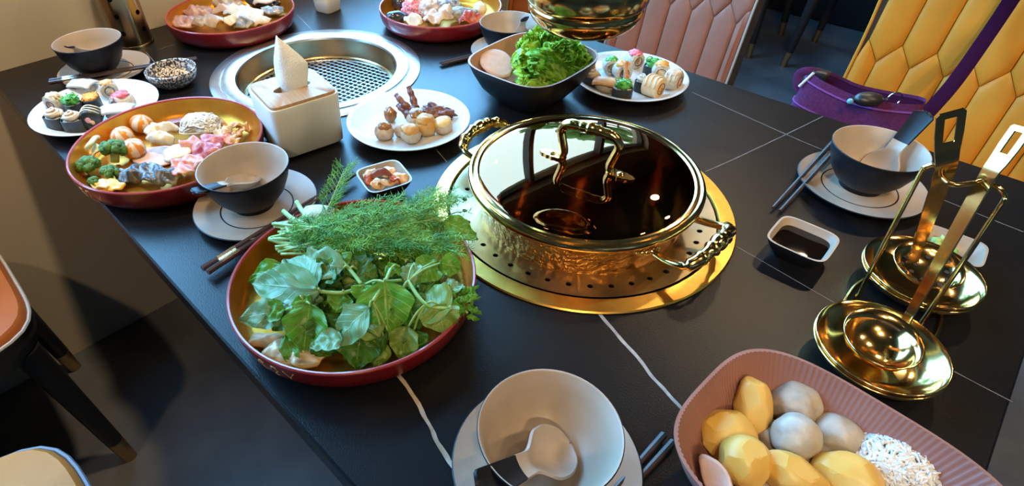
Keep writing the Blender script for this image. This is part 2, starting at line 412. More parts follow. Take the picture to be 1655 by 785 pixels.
vein([(258, 80), (275, 74), (300, 68), (340, 60)], 0.0014, 0.3, VEINT)
vein([(236, 84), (246, 96), (254, 106)], 0.0016, 0.3, VEINT)
vein([(690, 226), (712, 250), (722, 262)], 0.0015, 0.3, VEINT)

# ------------------------------------------------------------------ chairs
def leather(name, c, k=0.82): return M(name, c, tuple(q * k for q in c), sc_=14, rough=0.5, bump=0.12, bsc=160, lo=0.3, hi=0.7, spec=0.25)
LEATHER = dict(terra=leather('terracotta_leather', (0.42, 0.125, 0.030)), tan=leather('tan_leather', (0.58, 0.24, 0.05)), pink=leather('pink_brown_leather', (0.34, 0.135, 0.085)),
               yellow=leather('mustard_leather', (0.60, 0.24, 0.020)), black=leather('black_leather', (0.018, 0.017, 0.018)))
SHELL = M('charcoal_shell', (0.030, 0.028, 0.028), (0.045, 0.04, 0.04), sc_=30, rough=0.55)
PIPE = M('grey_piping', (0.38, 0.36, 0.33), rough=0.5)
LEGM = M('black_leg', (0.012, 0.012, 0.014), rough=0.4)
def make_chair(x, y, face, key, label, back=True, wd=0.43, dp=0.44, pipec=PIPE, group='dining chairs', lean=0.16, splay=0.0):
    t = thing('dining_chair', label, 'chair', (x, y, 0), 0 if face > 0 else PI, group)
    lm = LEATHER[key]; a, b = wd / 2, dp / 2; shp = sq(5, 1, b / a)
    MB().lathe([(0, 0.385), (a * 0.93, 0.385), (a * 0.97, 0.40), (a, 0.425), (a, 0.452)], 64, shape=shp).build('seat_frame', SHELL, t)
    MB().lathe([(a * 0.99, 0.450), (a * 0.985, 0.462), (a * 0.96, 0.470), (a * 0.85, 0.474), (a * 0.5, 0.478), (0, 0.48)], 64, shape=shp).build('seat', lm, t)
    ring = [(a * 1.004 * shp(2 * PI * k / 64, 0)[0], a * 1.004 * shp(2 * PI * k / 64, 0)[1], 0.454) for k in range(65)]
    MB().tube(ring, 0.0035, 6, caps=False).build('piping', pipec, t)
    for sx in (-1, 1):
        for sy in (-1, 1):
            p0 = V((sx * (a - 0.045), sy * (b - 0.045), 0.40)); p1 = V((sx * (a - 0.02 + splay), sy * (b - 0.015), 0.0)); pm = p0.lerp(p1, 0.82)
            lg = MB().tube([p0, pm], [0.026, 0.0175], 12).build('leg', LEGM, t)
            MB().tube([pm, p1], [0.0178, 0.0150], 12).build('brass_tip', BRASSTIP, lg)
    if not back: return t
    # back: dark shell with quilted leather panels on its front, leaning backwards
    H0, H1, bw = 0.455, 0.90, wd / 2 - 0.003
    yb = -b + 0.035
    def bp(u, z, off):    # u across -bw..bw
        k = (z - H0) / (H1 - H0); cur = 0.10 * u * u / bw
        ww = 1.0 - 0.06 * max(0, k - 0.7)
        return V((u * ww, yb - (z - H0) * lean + cur + off, z))
    mb = MB(); mb.sheet(lambda p, q: bp((1 - 2 * p) * (bw + 0.006), H0 - 0.03 + q * (H1 - H0 + 0.04), -0.006), 16, 10, 0.035)
    mb.build('back_shell', SHELL, t)
    edge = [bp(-bw - 0.004, H0 - 0.02, 0), bp(-bw - 0.004, (H0 + H1) / 2, 0), bp(-bw - 0.004, H1, 0), bp(-bw * 0.5, H1 + 0.008, 0), bp(bw * 0.5, H1 + 0.008, 0), bp(bw + 0.004, H1, 0), bp(bw + 0.004, (H0 + H1) / 2, 0), bp(bw + 0.004, H0 - 0.02, 0)]
    MB().tube(catmull(edge, 5), 0.0035, 6).build('back_piping', pipec, t)
    cw = 0.070; n = 7
    def panel(poly, nm):
        clip = [(max(-bw, min(bw, u)), max(H0, min(H1, z))) for u, z in poly]
        cx_ = sum(p[0] for p in clip) / len(clip); cz_ = sum(p[1] for p in clip) / len(clip)
        if max(p[0] for p in clip) - min(p[0] for p in clip) < 0.012 or max(p[1] for p in clip) - min(p[1] for p in clip) < 0.012: return
        dense = []
        for i in range(len(clip)):
            p, q = V(clip[i]), V(clip[(i + 1) % len(clip)])
            m_ = max(1, int((q - p).length / 0.035))
            dense += [p.lerp(q, j / m_) for j in range(m_)]
        mb = MB(); vs = []; N_ = len(dense); C = V((cx_, cz_))
        hw = (max(p.x for p in dense) - min(p.x for p in dense)) / 2; hh = (max(p.y for p in dense) - min(p.y for p in dense)) / 2
        for dd, off in ((0.0, 0.0), (0.003, 0.0035), (0.010, 0.0062), (0.022, 0.0075)):
            for p in dense:
                d = C - p
                q = V((p.x + max(-1, min(1, d.x / max(hw, 1e-4) * 1.6)) * min(dd, hw * 0.8), p.y + max(-1, min(1, d.y / max(hh, 1e-4) * 1.6)) * min(dd, hh * 0.8)))
                vs.append(bp(q.x, q.y, off))
        fs = []
        for k in range(3):
            for i in range(N_):
                j = (i + 1) % N_; fs.append((k * N_ + i, k * N_ + j, (k + 1) * N_ + j, (k + 1) * N_ + i))
        vs.append(bp(C.x, C.y, 0.008)); c_ = len(vs) - 1
        for i in range(N_): fs.append((3 * N_ + i, 3 * N_ + (i + 1) % N_, c_))
        fs = [f[::-1] for f in fs]
        mb.add(vs, fs).build('quilt_panel', lm, t, sharp=None)
    e = 0.045; g = 0.0006; S_ = 0.15; zs0 = 0.645
    for row in range(4):
        za = zs0 + (row - 1) * (S_ + e)                  # z of the lower side corners of this row
        for i in range(-5, 6):
            u = (i + 0.5 * (row % 2)) * cw; l, r_ = u - cw / 2 + g, u + cw / 2 - g
            if l > bw or r_ < -bw: continue
            if row == 0: panel([(l, H0), (r_, H0), (r_, zs0 - g), (u, zs0 + e - g), (l, zs0 - g)], 'a')
            else: panel([(l, za + e), (u, za), (r_, za + e), (r_, za + e + S_), (u, za + 2 * e + S_), (l, za + e + S_)], 'b')
    return t
BLUEP = M('slate_piping', (0.16, 0.19, 0.24), rough=0.5)
make_chair(-1.215, -0.275, 1, 'terra', 'terracotta leather chair with black brass-tipped legs beside the beige wall', back=False, wd=0.40)
make_chair(-0.585, -0.325, 1, 'tan', 'tan leather chair seat in the bottom left corner of the picture', back=False, wd=0.42, pipec=BLUEP)
make_chair(-1.205, 1.475, -1, 'terra', 'orange leather chair behind the hanging brass hood, far side of the table', wd=0.39, dp=0.42)
make_chair(-0.765, 1.475, -1, 'pink', 'pink-brown leather chair with channelled back, behind the sushi plate', wd=0.415, dp=0.42)
make_chair(-0.06, 1.475, -1, 'yellow', 'mustard yellow leather chair with quilted back holding the purple bag', wd=0.44, dp=0.42, pipec=LEATHER['yellow'])
# chairs and table of the next group, in the dark
make_chair(-1.17, 3.25, 1, 'black', 'black chair with brass tips in the dark background, left one', wd=0.44, dp=0.44, group='background chairs')
make_chair(-0.60, 3.27, 1, 'black', 'black chair with brass tips in the dark background, right one', wd=0.44, dp=0.44, group='background chairs')
ft = thing('background_table', 'dark table standing in the shadows behind the pink-brown chair', 'table', (-0.9, 4.05, 0))
MB().bbox(-0.5, 1.6, -0.45, 0.45, 0.71, 0.75, 0.004).build('tabletop', STONE, ft)
MB().bbox(-0.4, 1.2, -0.25, 0.25, 0.0, 0.71, 0.01).build('pedestal', PED, ft)

# ------------------------------------------------------------------ grill set into the table
g = thing('table_grill', 'round steel barbecue grill with wire mesh set into the table', 'grill', GR)
MB().lathe([(0.184, -0.004), (0.2055, 0.0005), (0.2065, 0.0015), (0.205, 0.0028), (0.1875, 0.0032), (0.1865, 0.0005), (0.1845, 0.0005), (0.184, -0.004)], 96).build('outer_flange', STEEL, g)
MB().lathe([(0.184, -0.006), (0.184, 0.0035), (0.1825, 0.006), (0.178, 0.0068), (0.163, 0.0055), (0.1585, 0.003), (0.157, -0.001), (0.159, -0.006)], 96).build('inner_flange', STEEL, g)
MB().lathe([(0.157, -0.001), (0.155, -0.02), (0.1535, -0.048), (0.1505, -0.0485), (0.1495, -0.052), (0.148, -0.085), (0.0, -0.088)], 96, mi=[0, 0, 0, 0, 1, 1]).build('fire_bowl', [STEELB, BLACKPIT], g)
MB().lathe([(0.1545, -0.040), (0.1525, -0.038), (0.1505, -0.040), (0.1505, -0.043)], 96).build('ledge_ring', M('ledge_brass', (0.72, 0.56, 0.30), rough=0.2, metal=1.0), g)
mb = MB(); gr = 0.1495; sp = 0.0122; n = int(gr / sp)
for fam in (0, 1):
    T = Matrix.Rotation(math.radians(12 + 90 * fam), 4, 'Z')
    for i in range(-n, n + 1):
        u = i * sp; hl = math.sqrt(max(0, gr * gr - u * u))
        mb.tube([(u, -hl, -0.046 + 0.0012 * fam), (u, hl, -0.046 + 0.0012 * fam)], 0.00115, 6, T=T, caps=False)
mb.tube([(gr * math.cos(2 * PI * k / 64), gr * math.sin(2 * PI * k / 64), -0.0455) for k in range(65)], 0.002, 6, caps=False)
mb.build('wire_grate', MESHW, g)

# ------------------------------------------------------------------ pot ring, pot, lid
r = thing('burner_ring', 'gold perforated ring around the pot, set into the table', 'burner ring', PT)
MB().lathe([(0.184, -0.004), (0.2085, 0.0005), (0.2095, 0.0018), (0.208, 0.0036), (0.1885, 0.0042), (0.1865, 0.0022), (0.1855, -0.002), (0.184, -0.004)], 96).build('outer_flange', GOLDB, r)
mb = MB(); NH = 40; ri, ro, rh, hr = 0.139, 0.184, 0.1635, 0.0038
def rz(rad): return 0.0025 - 0.006 * (ro - rad) / (ro - ri)
vs, fs = [], []
for k in range(NH):
    a0, a1 = 2 * PI * k / NH, 2 * PI * (k + 1) / NH; am = (a0 + a1) / 2
    hole = []; outer = []
    for j in range(8):
        th = am + PI / 4 * j
        hx, hy = rh * math.cos(am) + hr * math.cos(th), rh * math.sin(am) + hr * math.sin(th)
        hole.append((hx, hy, rz(math.hypot(hx, hy))))
    per = [(ro, am), (ro, a1), (rh, a1), (ri, a1), (ri, am), (ri, a0), (rh, a0), (ro, a0)]
    outer = [(q * math.cos(b), q * math.sin(b), rz(q)) for q, b in per]
    low = [(x, y, z - 0.002) for x, y, z in hole]
    o = len(vs); vs += outer + hole + low
    for j in range(8):
        i2 = (j + 1) % 8
        fs.append((o + j, o + i2, o + 8 + i2, o + 8 + j)); fs.append((o + 8 + j, o + 8 + i2, o + 16 + i2, o + 16 + j))
mb.add(vs, fs); mb.lathe([(0.139, -0.012), (0.139, -0.0035)], 96)
mb.build('perforated_ring', M('satin_gold', (0.72, 0.58, 0.36), (0.64, 0.50, 0.28), sc_=30, rough=0.30, metal=1.0), r, sharp=30)
MB().lathe([(0.182, -0.012), (0.182, -0.055), (0.0, -0.056)], 64).build('burner_pan', BLACKPIT, r)

pot = thing('hot_pot', 'wide hammered gold hot pot with two ornate loop handles', 'pot', PT + V((0, 0, -0.054)))
MB().lathe([(0, 0.0), (0.122, 0.0), (0.130, 0.004), (0.135, 0.014), (0.138, 0.04), (0.1435, 0.075), (0.1475, 0.094)], 96).build('pot_wall', GOLDH, pot, sharp=None)
MB().lathe([(0.1475, 0.094), (0.1515, 0.0985), (0.154, 0.0995), (0.154, 0.1015), (0.146, 0.1015), (0.145, 0.094), (0.141, 0.07), (0.133, 0.012), (0, 0.006)], 96).build('pot_rim', GOLD, pot)
for sx in (-1, 1):
    P = lambda x, y, z: V((sx * x, sx * y, z))
    path = catmull([P(0.141, 0.047, 0.080), P(0.160, 0.050, 0.081), P(0.180, 0.050, 0.086), P(0.190, 0.040, 0.093), P(0.194, 0.022, 0.098), P(0.195, 0.0, 0.100), P(0.194, -0.022, 0.098), P(0.190, -0.040, 0.093), P(0.180, -0.050, 0.086), P(0.160, -0.050, 0.081), P(0.141, -0.047, 0.080)], 6)
    rad = []
    for q in path:
        yy = abs(q.y); k = abs(q.x) > 0.184
        base = 0.0048 if not k else 0.0078
        base += 0.0030 * math.exp(-(yy / 0.009) ** 2) + 0.0026 * math.exp(-((yy - 0.015) / 0.0025) ** 2) + (0.0018 * math.exp(-((yy - 0.034) / 0.003) ** 2) if k else 0)
        rad.append(base)
    h = MB().tube(path, rad, 12).build('handle', GOLD, pot, sharp=None)
    for sy in (-1, 1):
        ang = math.atan2(0.047 * sy, 0.141)
        pts = []
        mb = MB()
        for j, (da, dz, s_) in enumerate(((0, 0, 0.0062), (0.06, 0.001, 0.0052), (0.115, 0.003, 0.0042), (0.16, 0.0055, 0.0032), (-0.05, 0.0, 0.0045))):
            b = ang + sy * da; rr = 0.1445
            mb.blob((sx * rr * math.cos(b), sx * rr * math.sin(b), 0.080 + dz), (s_, s_, s_ * 0.85), 2, 0.15, 2, j)
        mb.build('leaf_bracket', GOLD, h)

LZ = 0.0478
lid = thing('pot_lid', 'round glass lid with a gold rim and ornate arched handle, on the pot', 'lid', PT + V((0, 0, LZ)))
MB().lathe([(0.143, 0.0), (0.156, 0.0002), (0.1578, 0.002), (0.158, 0.0055), (0.1565, 0.008), (0.1535, 0.009), (0.1520, 0.0075), (0.1495, 0.0072), (0.1480, 0.0095), (0.1455, 0.010), (0.143, 0.0085), (0.143, 0.0)], 128).build('lid_rim', GOLD, lid)
GL = glassy('lid_glass', (0.13, 0.082, 0.040), 2.5, 0.015, (1.0, 0.44, 0.23))
prof = [(0.1435, 0.0078)] + [(0.1435 * math.cos(a), 0.0078 + 0.010 * math.sin(a)) for a in [PI / 2 * k / 10 for k in range(1, 10)]] + [(0, 0.0178)]
MB().lathe(prof, 96).build('lid_glass', GL, lid, sharp=None)
hA, hB = V((-0.037, -0.008, 0.0165)), V((0.037, 0.008, 0.0165)); dx = (hB - hA).normalized()
def HP(s, z): return (hA + hB) / 2 + dx * s + V((0, 0, z))
path = catmull([HP(-0.036, 0.003), HP(-0.033, 0.012), HP(-0.037, 0.028), HP(-0.040, 0.042), HP(-0.034, 0.053), HP(-0.020, 0.056), HP(0, 0.057), HP(0.020, 0.056), HP(0.034, 0.053), HP(0.040, 0.042), HP(0.037, 0.028), HP(0.033, 0.012), HP(0.036, 0.003)], 6)
rad = []
for q in path:
    s_ = (q - HP(0, q.z - 0.0165)).dot(dx); k = q.z > 0.063
    rad.append(0.0058 + (0.0030 * math.exp(-(s_ / 0.006) ** 2) + 0.0022 * math.exp(-((abs(s_) - 0.011) / 0.002) ** 2) + 0.0012 * math.exp(-((abs(s_) - 0.024) / 0.008) ** 2) if k else 0))
MB().tube(path, rad, 12, up=(0, 1, 0)).build('lid_handle', GOLD, lid, sharp=None)
for s_ in (-1, 1):
    T = frame(HP(s_ * 0.034, 0.0012), HP(s_ * 0.07, 0.0000))
    prof = [(-0.004, 0.005), (0.004, 0.0085), (0.009, 0.0078), (0.013, 0.0092), (0.017, 0.007), (0.021, 0.008), (0.025, 0.0055), (0.029, 0.0055), (0.034, 0.001)]
    vs = [(x, y, z) for z in (0.0, 0.003) for x, wd in prof for y in (wd, -wd)]; n_ = len(prof); o = 2 * n_
    fs = [(2 * i, 2 * i + 1, 2 * i + 3, 2 * i + 2)[::-1] for i in range(n_ - 1)] + [(o + 2 * i, o + 2 * i + 1, o + 2 * i + 3, o + 2 * i + 2) for i in range(n_ - 1)]
    for i in range(n_ - 1): fs += [(2 * i, 2 * i + 2, o + 2 * i + 2, o + 2 * i), (2 * i + 1, o + 2 * i + 1, o + 2 * i + 3, 2 * i + 3)]
    fs += [(0, o, o + 1, 1), (2 * n_ - 2, 2 * n_ - 1, o + 2 * n_ - 1, o + 2 * n_ - 2)]
    pl = MB().add(vs, fs, 0, T).build('handle_plate', GOLD, lid)
    MB().lathe([(0.0052, 0.0028), (0.005, 0.0042), (0.0035, 0.0052), (0, 0.0056)], 16, T=T @ Matrix.Translation((0.015, 0, 0))).build('screw', GOLD, pl)

# hanging hood over the pot
hc = at(945, 20, 0.262); hood = thing('exhaust_hood', 'polished brass extractor nozzle hanging from the ceiling above the pot', 'extractor hood', (hc.x - 0.008, hc.y + 0.012, TZ + 0.235))
HK = 1.12
prof = [(0.0, 0.045), (0.044, 0.042), (0.047, 0.020), (0.0475, 0.010), (0.050, 0.008), (0.055, 0.011), (0.0615, 0.018), (0.0655, 0.026), (0.0665, 0.031), (0.065, 0.034), (0.068, 0.037), (0.0705, 0.042), (0.0715, 0.060), (0.0705, 0.064), (0.073, 0.067), (0.0735, 0.071), (0.0715, 0.075), (0.069, 0.079), (0.071, 0.083), (0.068, 0.090), (0.062, 0.096), (0.060, 0.110), (0.056, 0.116)]
MB().lathe([(a * 1.0, b) for a, b in prof], 96).build('nozzle', GOLD, hood, sharp=50)
MB().lathe([(0.056, 0.112), (0.056, 0.70), (0.060, 0.71), (0.060, 1.95)], 64).build('duct', GOLDB, hood)

# ------------------------------------------------------------------ tableware
BOWLP = [(0, 0.002), (0.024, 0.0), (0.0285, 0.0), (0.0295, 0.006), (0.037, 0.0115), (0.0475, 0.025), (0.0555, 0.043), (0.0600, 0.0605), (0.0608, 0.0635), (0.0600, 0.0645), (0.0585, 0.0630), (0.0535, 0.044), (0.045, 0.027), (0.033, 0.0145), (0.015, 0.0085), (0, 0.0075)]
BOWLM = [0] * 9 + [1] * 6
def bowl(x, y, z, label):
    o = MB().lathe(BOWLP, 64, mi=BOWLM).build('rice_bowl', [DARKC, BEIGE], loc=(x, y, TZ + z), sharp=None)
    return tag(o, label, 'bowl', 'two-tone rice bowls')
def saucer(x, y, label):
    o = MB().lathe([(0, 0.0), (0.048, 0.0), (0.060, 0.0025), (0.0835, 0.0115), (0.0845, 0.0132), (0.0832, 0.0140), (0.064, 0.0062), (0.0505, 0.0052), (0.0500, 0.0042), (0.0490, 0.0042), (0.0485, 0.0052), (0, 0.0050)], 80, mi=[0, 0, 0, 0, 0, 1, 1, 0, 0, 0, 1]).build('saucer', [DARKC, BEIGE], loc=(x, y, TZ), sharp=50)
    return tag(o, label, 'saucer', 'two-tone saucers')
def spoon(P, Q, label, up=(0, 0, 1), k=1.0):
    """porcelain spoon, bowl centred at P, handle end at Q"""
    L_ = (V(Q) - V(P)).length; nu, nv = 10, 34
    def prof(x):
        if x < 0.024: wd = 0.0205 * math.sqrt(max(0.0, 1 - ((x + 0.002) / 0.0265) ** 2)) if x < 0.004 else 0.0201 - (0.0201 - 0.0085) * (0.5 - 0.5 * math.cos(PI * (x - 0.004) / 0.026))
        elif x < 0.03: wd = 0.0201 - (0.0201 - 0.0085) * (0.5 - 0.5 * math.cos(PI * (x - 0.004) / 0.026))
        else: wd = 0.0085 + 0.003 * (x - 0.03) / max(0.01, L_ - 0.03)
        dep = 0.012 * max(0, 1 - (x / 0.03) ** 2) if x < 0.03 else 0.0
        return wd, dep + 0.0022
    def fn(u, v):
        x = -0.0284 + v * (L_ + 0.0284)
        wd, dep = prof(x); s_ = 2 * u - 1
        e = 1.0
        if x > L_ - 0.008: e = math.sqrt(max(0.05, 1 - ((x - L_ + 0.008) / 0.0082) ** 2))
        return V((x, s_ * wd * e * k, -dep * (1 - s_ * s_) + 0.003))
    mb = MB().sheet(fn, nu, nv, 0.0026)
    mb.m = []
    for f in mb.f:
        xm = sum(mb.v[i][0] for i in f) / len(f); mb.m.append(1 if xm > 0.040 else 0)
    T = frame(P, Q, up)
    o = mb.build('soup_spoon', [BEIGE, DARKC], sharp=60); o.matrix_world = T
    return tag(o, label, 'spoon', 'porcelain soup spoons')

saucer(-0.662, 0.251, 'beige saucer with dark rim under the bowl beside the green herb tray')
bowl(-0.670, 0.251, 0.0052, 'beige and dark bowl beside the chopsticks, left of the green herb tray')
spoon(at(392, 293, 0.035), at(313, 315, 0.068), 'soup spoon in the bowl beside the mixed meat tray')
saucer(-1.270, 0.270, 'beige saucer in the far left corner by the wall')
bowl(-1.276, 0.262, 0.0052, 'beige and dark bowl in the far left corner by the wall')
spoon(at(140, 84, 0.035), at(108, 78, 0.060), 'soup spoon in the far left bowl by the wall')
saucer(-0.131, 0.232, 'beige saucer under the empty bowl at the bottom of the picture')
bowl(-0.1315, 0.230, 0.0052, 'beige and dark empty bowl at the bottom edge of the picture, nearest to the viewer')
spoon(at(889, 732, 0.034), at(768, 792, 0.070), 'soup spoon in the nearest bowl, dark handle towards the viewer', k=1.2, up=(0.25, -0.2, 1))
saucer(-0.073, 0.884, 'beige saucer under chopsticks and bowl in front of the purple bag')
bowl(-0.073, 0.889, 0.0052, 'beige and dark bowl in front of the purple bag')
spoon(at(1422, 270, 0.028), at(1500, 181, 0.104), 'soup spoon standing up in the bowl in front of the purple bag', k=1.3, up=(-0.3, -0.6, 1))
saucer(-0.748, 0.892, 'beige saucer behind the lettuce bowl, mostly hidden')
bowl(-0.752, 0.888, 0.0052, 'beige and dark bowl behind the lettuce bowl, next to the far meat tray')
spoon(at(838, 58, 0.030), at(852, 28, 0.075), 'soup spoon in the bowl behind the lettuce')

def plate(x, y, rad, label):
    k = rad / 0.105
    o = MB().lathe([(a * k, b) for a, b in [(0, 0), (0.06, 0), (0.070, 0.0025), (0.098, 0.0150), (0.1045, 0.0185), (0.1050, 0.0200), (0.1035, 0.0208), (0.097, 0.0178), (0.071, 0.0062), (0.06, 0.0048), (0, 0.0045)]], 96).build('plate', WHITEP, loc=(x, y, TZ), sharp=60)
    return tag(o, label, 'plate', 'white round plates')
plate(-1.105, 0.196, 0.1035, 'white plate of mixed sushi near the wall')
plate(-0.6766, 0.548, 0.1035, 'white plate with dumplings and roast chicken feet in the middle of the table')
plate(-0.4985, 0.944, 0.107, 'white plate of sushi rolls in front of the pink-brown chair')

def tray(x, y, label, letters=None):
    t = thing('lacquer_tray', label, 'tray', (x, y, TZ), 0, 'red and gold lacquer trays')
    MB().lathe([(0, 0), (0.108, 0), (0.119, 0.0025), (0.129, 0.009), (0.1355, 0.019), (0.1382, 0.031), (0.1388, 0.0405)], 96).build('outer_wall', RED, t, sharp=None)
    MB().lathe([(0.1388, 0.0405), (0.1390, 0.0425), (0.1378, 0.0438), (0.1358, 0.0432), (0.1352, 0.041)], 96).build('rim', RIMP, t)
    MB().lathe([(0.1352, 0.041), (0.1345, 0.033), (0.1318, 0.020), (0.127, 0.0105), (0.119, 0.0058), (0.105, 0.005), (0, 0.005)], 96).build('gold_inside', GOLDT, t, sharp=None)
    if letters:
        for strokes, ang, sc2 in letters:
            mb = MB()
            for st in strokes:
                pts = []
                for a, h in st:
                    b = ang + a * sc2 / 0.138; z = 0.015 + 0.020 * h
                    PR = [(0.009, 0.129), (0.019, 0.1355), (0.031, 0.1382), (0.0405, 0.1388)]
                    rr = next(r0 + (r1 - r0) * (z - z0) / (z1 - z0) for (z0, r0), (z1, r1) in zip(PR, PR[1:]) if z <= z1) - 0.0004
                    pts.append((rr * math.cos(b), rr * math.sin(b), z))
                mb.tube(pts, 0.0010, 6)
            mb.build('gold_character', CHARM, t)
    return t
CHARM = M('painted_gold', (0.62, 0.36, 0.16), rough=0.4)
Ychar = [[(-0.5, 1), (0, 0.5), (0.5, 1)], [(0, 0.5), (0, 0)]]
Rchar = [[(-0.4, 0.7), (-0.2, 1), (0.2, 1), (0.35, 0.7), (-0.1, 0.35), (-0.4, 0.1), (0.1, 0.25), (0.5, 0.0)]]
Schar = [[(0.4, 0.9), (0, 1), (-0.3, 0.8), (0, 0.5), (0.3, 0.25), (0, 0), (-0.4, 0.1)]]
def angto(c, p): return math.atan2(p.y - c[1], p.x - c[0])
LT = (-0.857, 0.2234); GT = (-0.4207, 0.2430); FL = (-1.297, 0.566); FR = (-0.980, 0.912)
aL = angto(LT, at(137, 317, 0.02)); aG = angto(GT, at(420, 600, 0.02))
tray(*LT, 'red and gold tray of broccoli, striped balls and sliced meat', [(Ychar, aL + 0.26, 0.013), (Rchar, aL + 0.12, 0.013), (Schar, aL - 0.01, 0.013)])
tray(*GT, 'red and gold tray heaped with dill and leafy greens', [(Schar, aG + 0.0, 0.012), (Rchar, aG + 0.13, 0.012), (Ychar, aG + 0.26, 0.012)])
tray(*FL, 'red and gold tray of sliced offal and fish skin against the wall')
tray(*FR, 'red and gold tray of minced pink meat and squid beyond the grill')

def squaredish(loc, a, b, h, rot, name, label, cat, outer, inner, p=4.0, n=96, rib=None, foot=0.62, group=None, wall=0.003):
    prof = [(0, 0.001), (foot, 0.0), (foot + 0.05, 0.004), (0.80, h * 0.42), (0.93, h * 0.75), (1.0, h * 0.985), (1.0, h), (1.0 - wall / a, h), (0.93 - wall / a, h * 0.77), (0.79 - wall / a, h * 0.43), (foot, 0.010 if h > 0.05 else 0.006), (foot * 0.6, 0.008 if h > 0.05 else 0.005), (0, 0.008 if h > 0.05 else 0.005)]
    mi = [0] * 6 + [1] * 6
    o = MB().lathe(prof, n, mi=mi, shape=sq(p, a, b, rib)).build(name, [outer, inner], loc=loc, rot=(0, 0, rot), sharp=60)
    return tag(o, label, cat, group)
squaredish((-0.596, 0.772, TZ), 0.093, 0.104, 0.078, 0.04, 'square_bowl', 'dark square bowl of lettuce with a brown inside', 'bowl', DARKC, TERRA, 3.6, 320, (7, 160, 0.004), foot=0.5)
BB = V((0.052, 0.345, TZ))
squaredish(BB, 0.114, 0.090, 0.082, -0.06, 'square_bowl', 'large pink-brown square bowl of potatoes and fish balls, bottom right', 'bowl', PINKC, PINKC, 3.4, 640, (7, 160, 0.005), foot=0.58)
kp = (at(574, 275, 0.026) + at(668, 290, 0.026) + at(597, 315, 0.026) + at(642, 257, 0.026)) / 4
squaredish((kp.x, kp.y, TZ), 0.0345, 0.0345, 0.026, -0.30, 'sauce_dish', 'small square dark dish of kimchi', 'dish', DARKC, BEIGE, 5, 80, foot=0.6, group='small square dishes', wall=0.0025)
squaredish((-0.083, 0.680, TZ), 0.036, 0.035, 0.028, 0.02, 'sauce_dish', 'small square dark dish of soy sauce', 'dish', DARKC, BEIGE, 5, 80, foot=0.6, group='small square dishes', wall=0.0025)
squaredish((0.052, 0.800, TZ), 0.036, 0.030, 0.024, 0.05, 'sauce_dish', 'small square pale dish of wasabi behind the ladles', 'dish', DARKC, BEIGE, 5, 80, foot=0.6, group='small square dishes', wall=0.0025)
SPECK = M('speckled_glaze', (0.03, 0.035, 0.05), (0.60, 0.56, 0.50), sc_=260, rough=0.3, lo=0.47, hi=0.56, det=2)
PD = V((-1.128, 0.345, TZ))
tag(MB().lathe([(0, 0.001), (0.024, 0), (0.030, 0.002), (0.041, 0.012), (0.0455, 0.024), (0.0462, 0.031), (0.0450, 0.0325), (0.0435, 0.031), (0.0425, 0.022), (0.036, 0.010), (0, 0.006)], 64).build('dip_dish', SPECK, loc=PD, sharp=None), 'small round speckled dish of peanut dipping sauce', 'dish')

# chopsticks
def chopstick(P, Q, label, band=True):
    """thick end at P, tip at Q"""
    L_ = (V(Q) - V(P)).length
    t = thing('chopstick', label, 'chopstick', P, 0, 'chopstick pairs'); t.matrix_world = frame(P, Q)
    def seg(a, b, mat, nm, grow=0.0):
        ra = 0.0038 - 0.0016 * a / L_ + grow; rb = 0.0038 - 0.0016 * b / L_ + grow
        MB().tube([(a, 0, 0), (b, 0, 0)], [ra, rb], 8).build(nm, mat, t, sharp=30)
    if band:
        seg(0, 0.022, STICK, 'butt'); seg(0.022, 0.048, SILVER, 'metal_band', 0.0002); seg(0.048, L_, STICK, 'shaft')
    else: seg(0, L_, STICK, 'shaft')
    return t
def pair(p, q, zp, zq, gap, where, band=True, conv=0.35):
    P, Q = at(*p, zp), at(*q, zq); d = (Q - P).normalized(); n = V((-d.y, d.x, 0))
    for s_, nm in ((0.5, 'left' if n.dot(RIGHT) < 0 else 'right'), (-0.5, 'right' if n.dot(RIGHT) < 0 else 'left')):
        chopstick(P + n * gap * s_, Q + n * gap * s_ * conv, 'dark chopstick %s, %s of the pair' % (where, nm), band)
pair((331, 437), (573, 281), 0.012, 0.012, 0.011, 'with metal band beside the green herb tray')
pair((80, 132), (318, 94), 0.018, 0.018, 0.010, 'with metal band beside the wall-side sushi plate', conv=0.8)
pair((1352, 232), (1255, 338), 0.020, 0.006, 0.011, 'across the saucer by the purple bag', False, 0.9)
pair((1080, 708), (985, 812), 0.006, 0.006, 0.010, 'between the nearest bowl and the potato bowl', False, 0.8)
pair((790, 84), (712, 103), 0.005, 0.005, 0.009, 'reaching out from behind the lettuce bowl', False, 0.8)

# tissue box and tissue
tb = thing('tissue_box', 'white tissue box with a pale wooden lid', 'tissue box', (-0.776, 0.402, TZ + 0.0035), math.radians(-10))
shp = sq(9, 1, 1.06)
MB().lathe([(0, 0), (0.0475, 0.0), (0.0505, 0.003), (0.0525, 0.05), (0.0535, 0.082), (0.0528, 0.0848), (0.050, 0.0848)], 96, shape=shp).build('box_body', WHITEM, tb, sharp=50)
def wl():
    mb = MB(); n = 96; rows = []
    def oval(a, b, k): return [(a * math.cos(2 * PI * j / n), b * math.sin(2 * PI * j / n)) for j in range(n)]
    out = [(0.0505 * shp(2 * PI * j / n, 0)[0], 0.0505 * shp(2 * PI * j / n, 0)[1]) for j in range(n)]
    inn = oval(0.0125, 0.030, 0)
    vs = [(x, y, 0.0850) for x, y in out] + [(x, y, 0.0885) for x, y in out] + [(x * 0.985, y * 0.985, 0.0895) for x, y in out] + [(x, y, 0.0895) for x, y in inn] + [(x, y, 0.0800) for x, y in inn]
    fs = [(k * n + j, k * n + (j + 1) % n, (k + 1) * n + (j + 1) % n, (k + 1) * n + j) for k in range(4) for j in range(n)]
    return mb.add(vs, fs).build('wooden_lid', WOOD, tb, sharp=50)
wl()
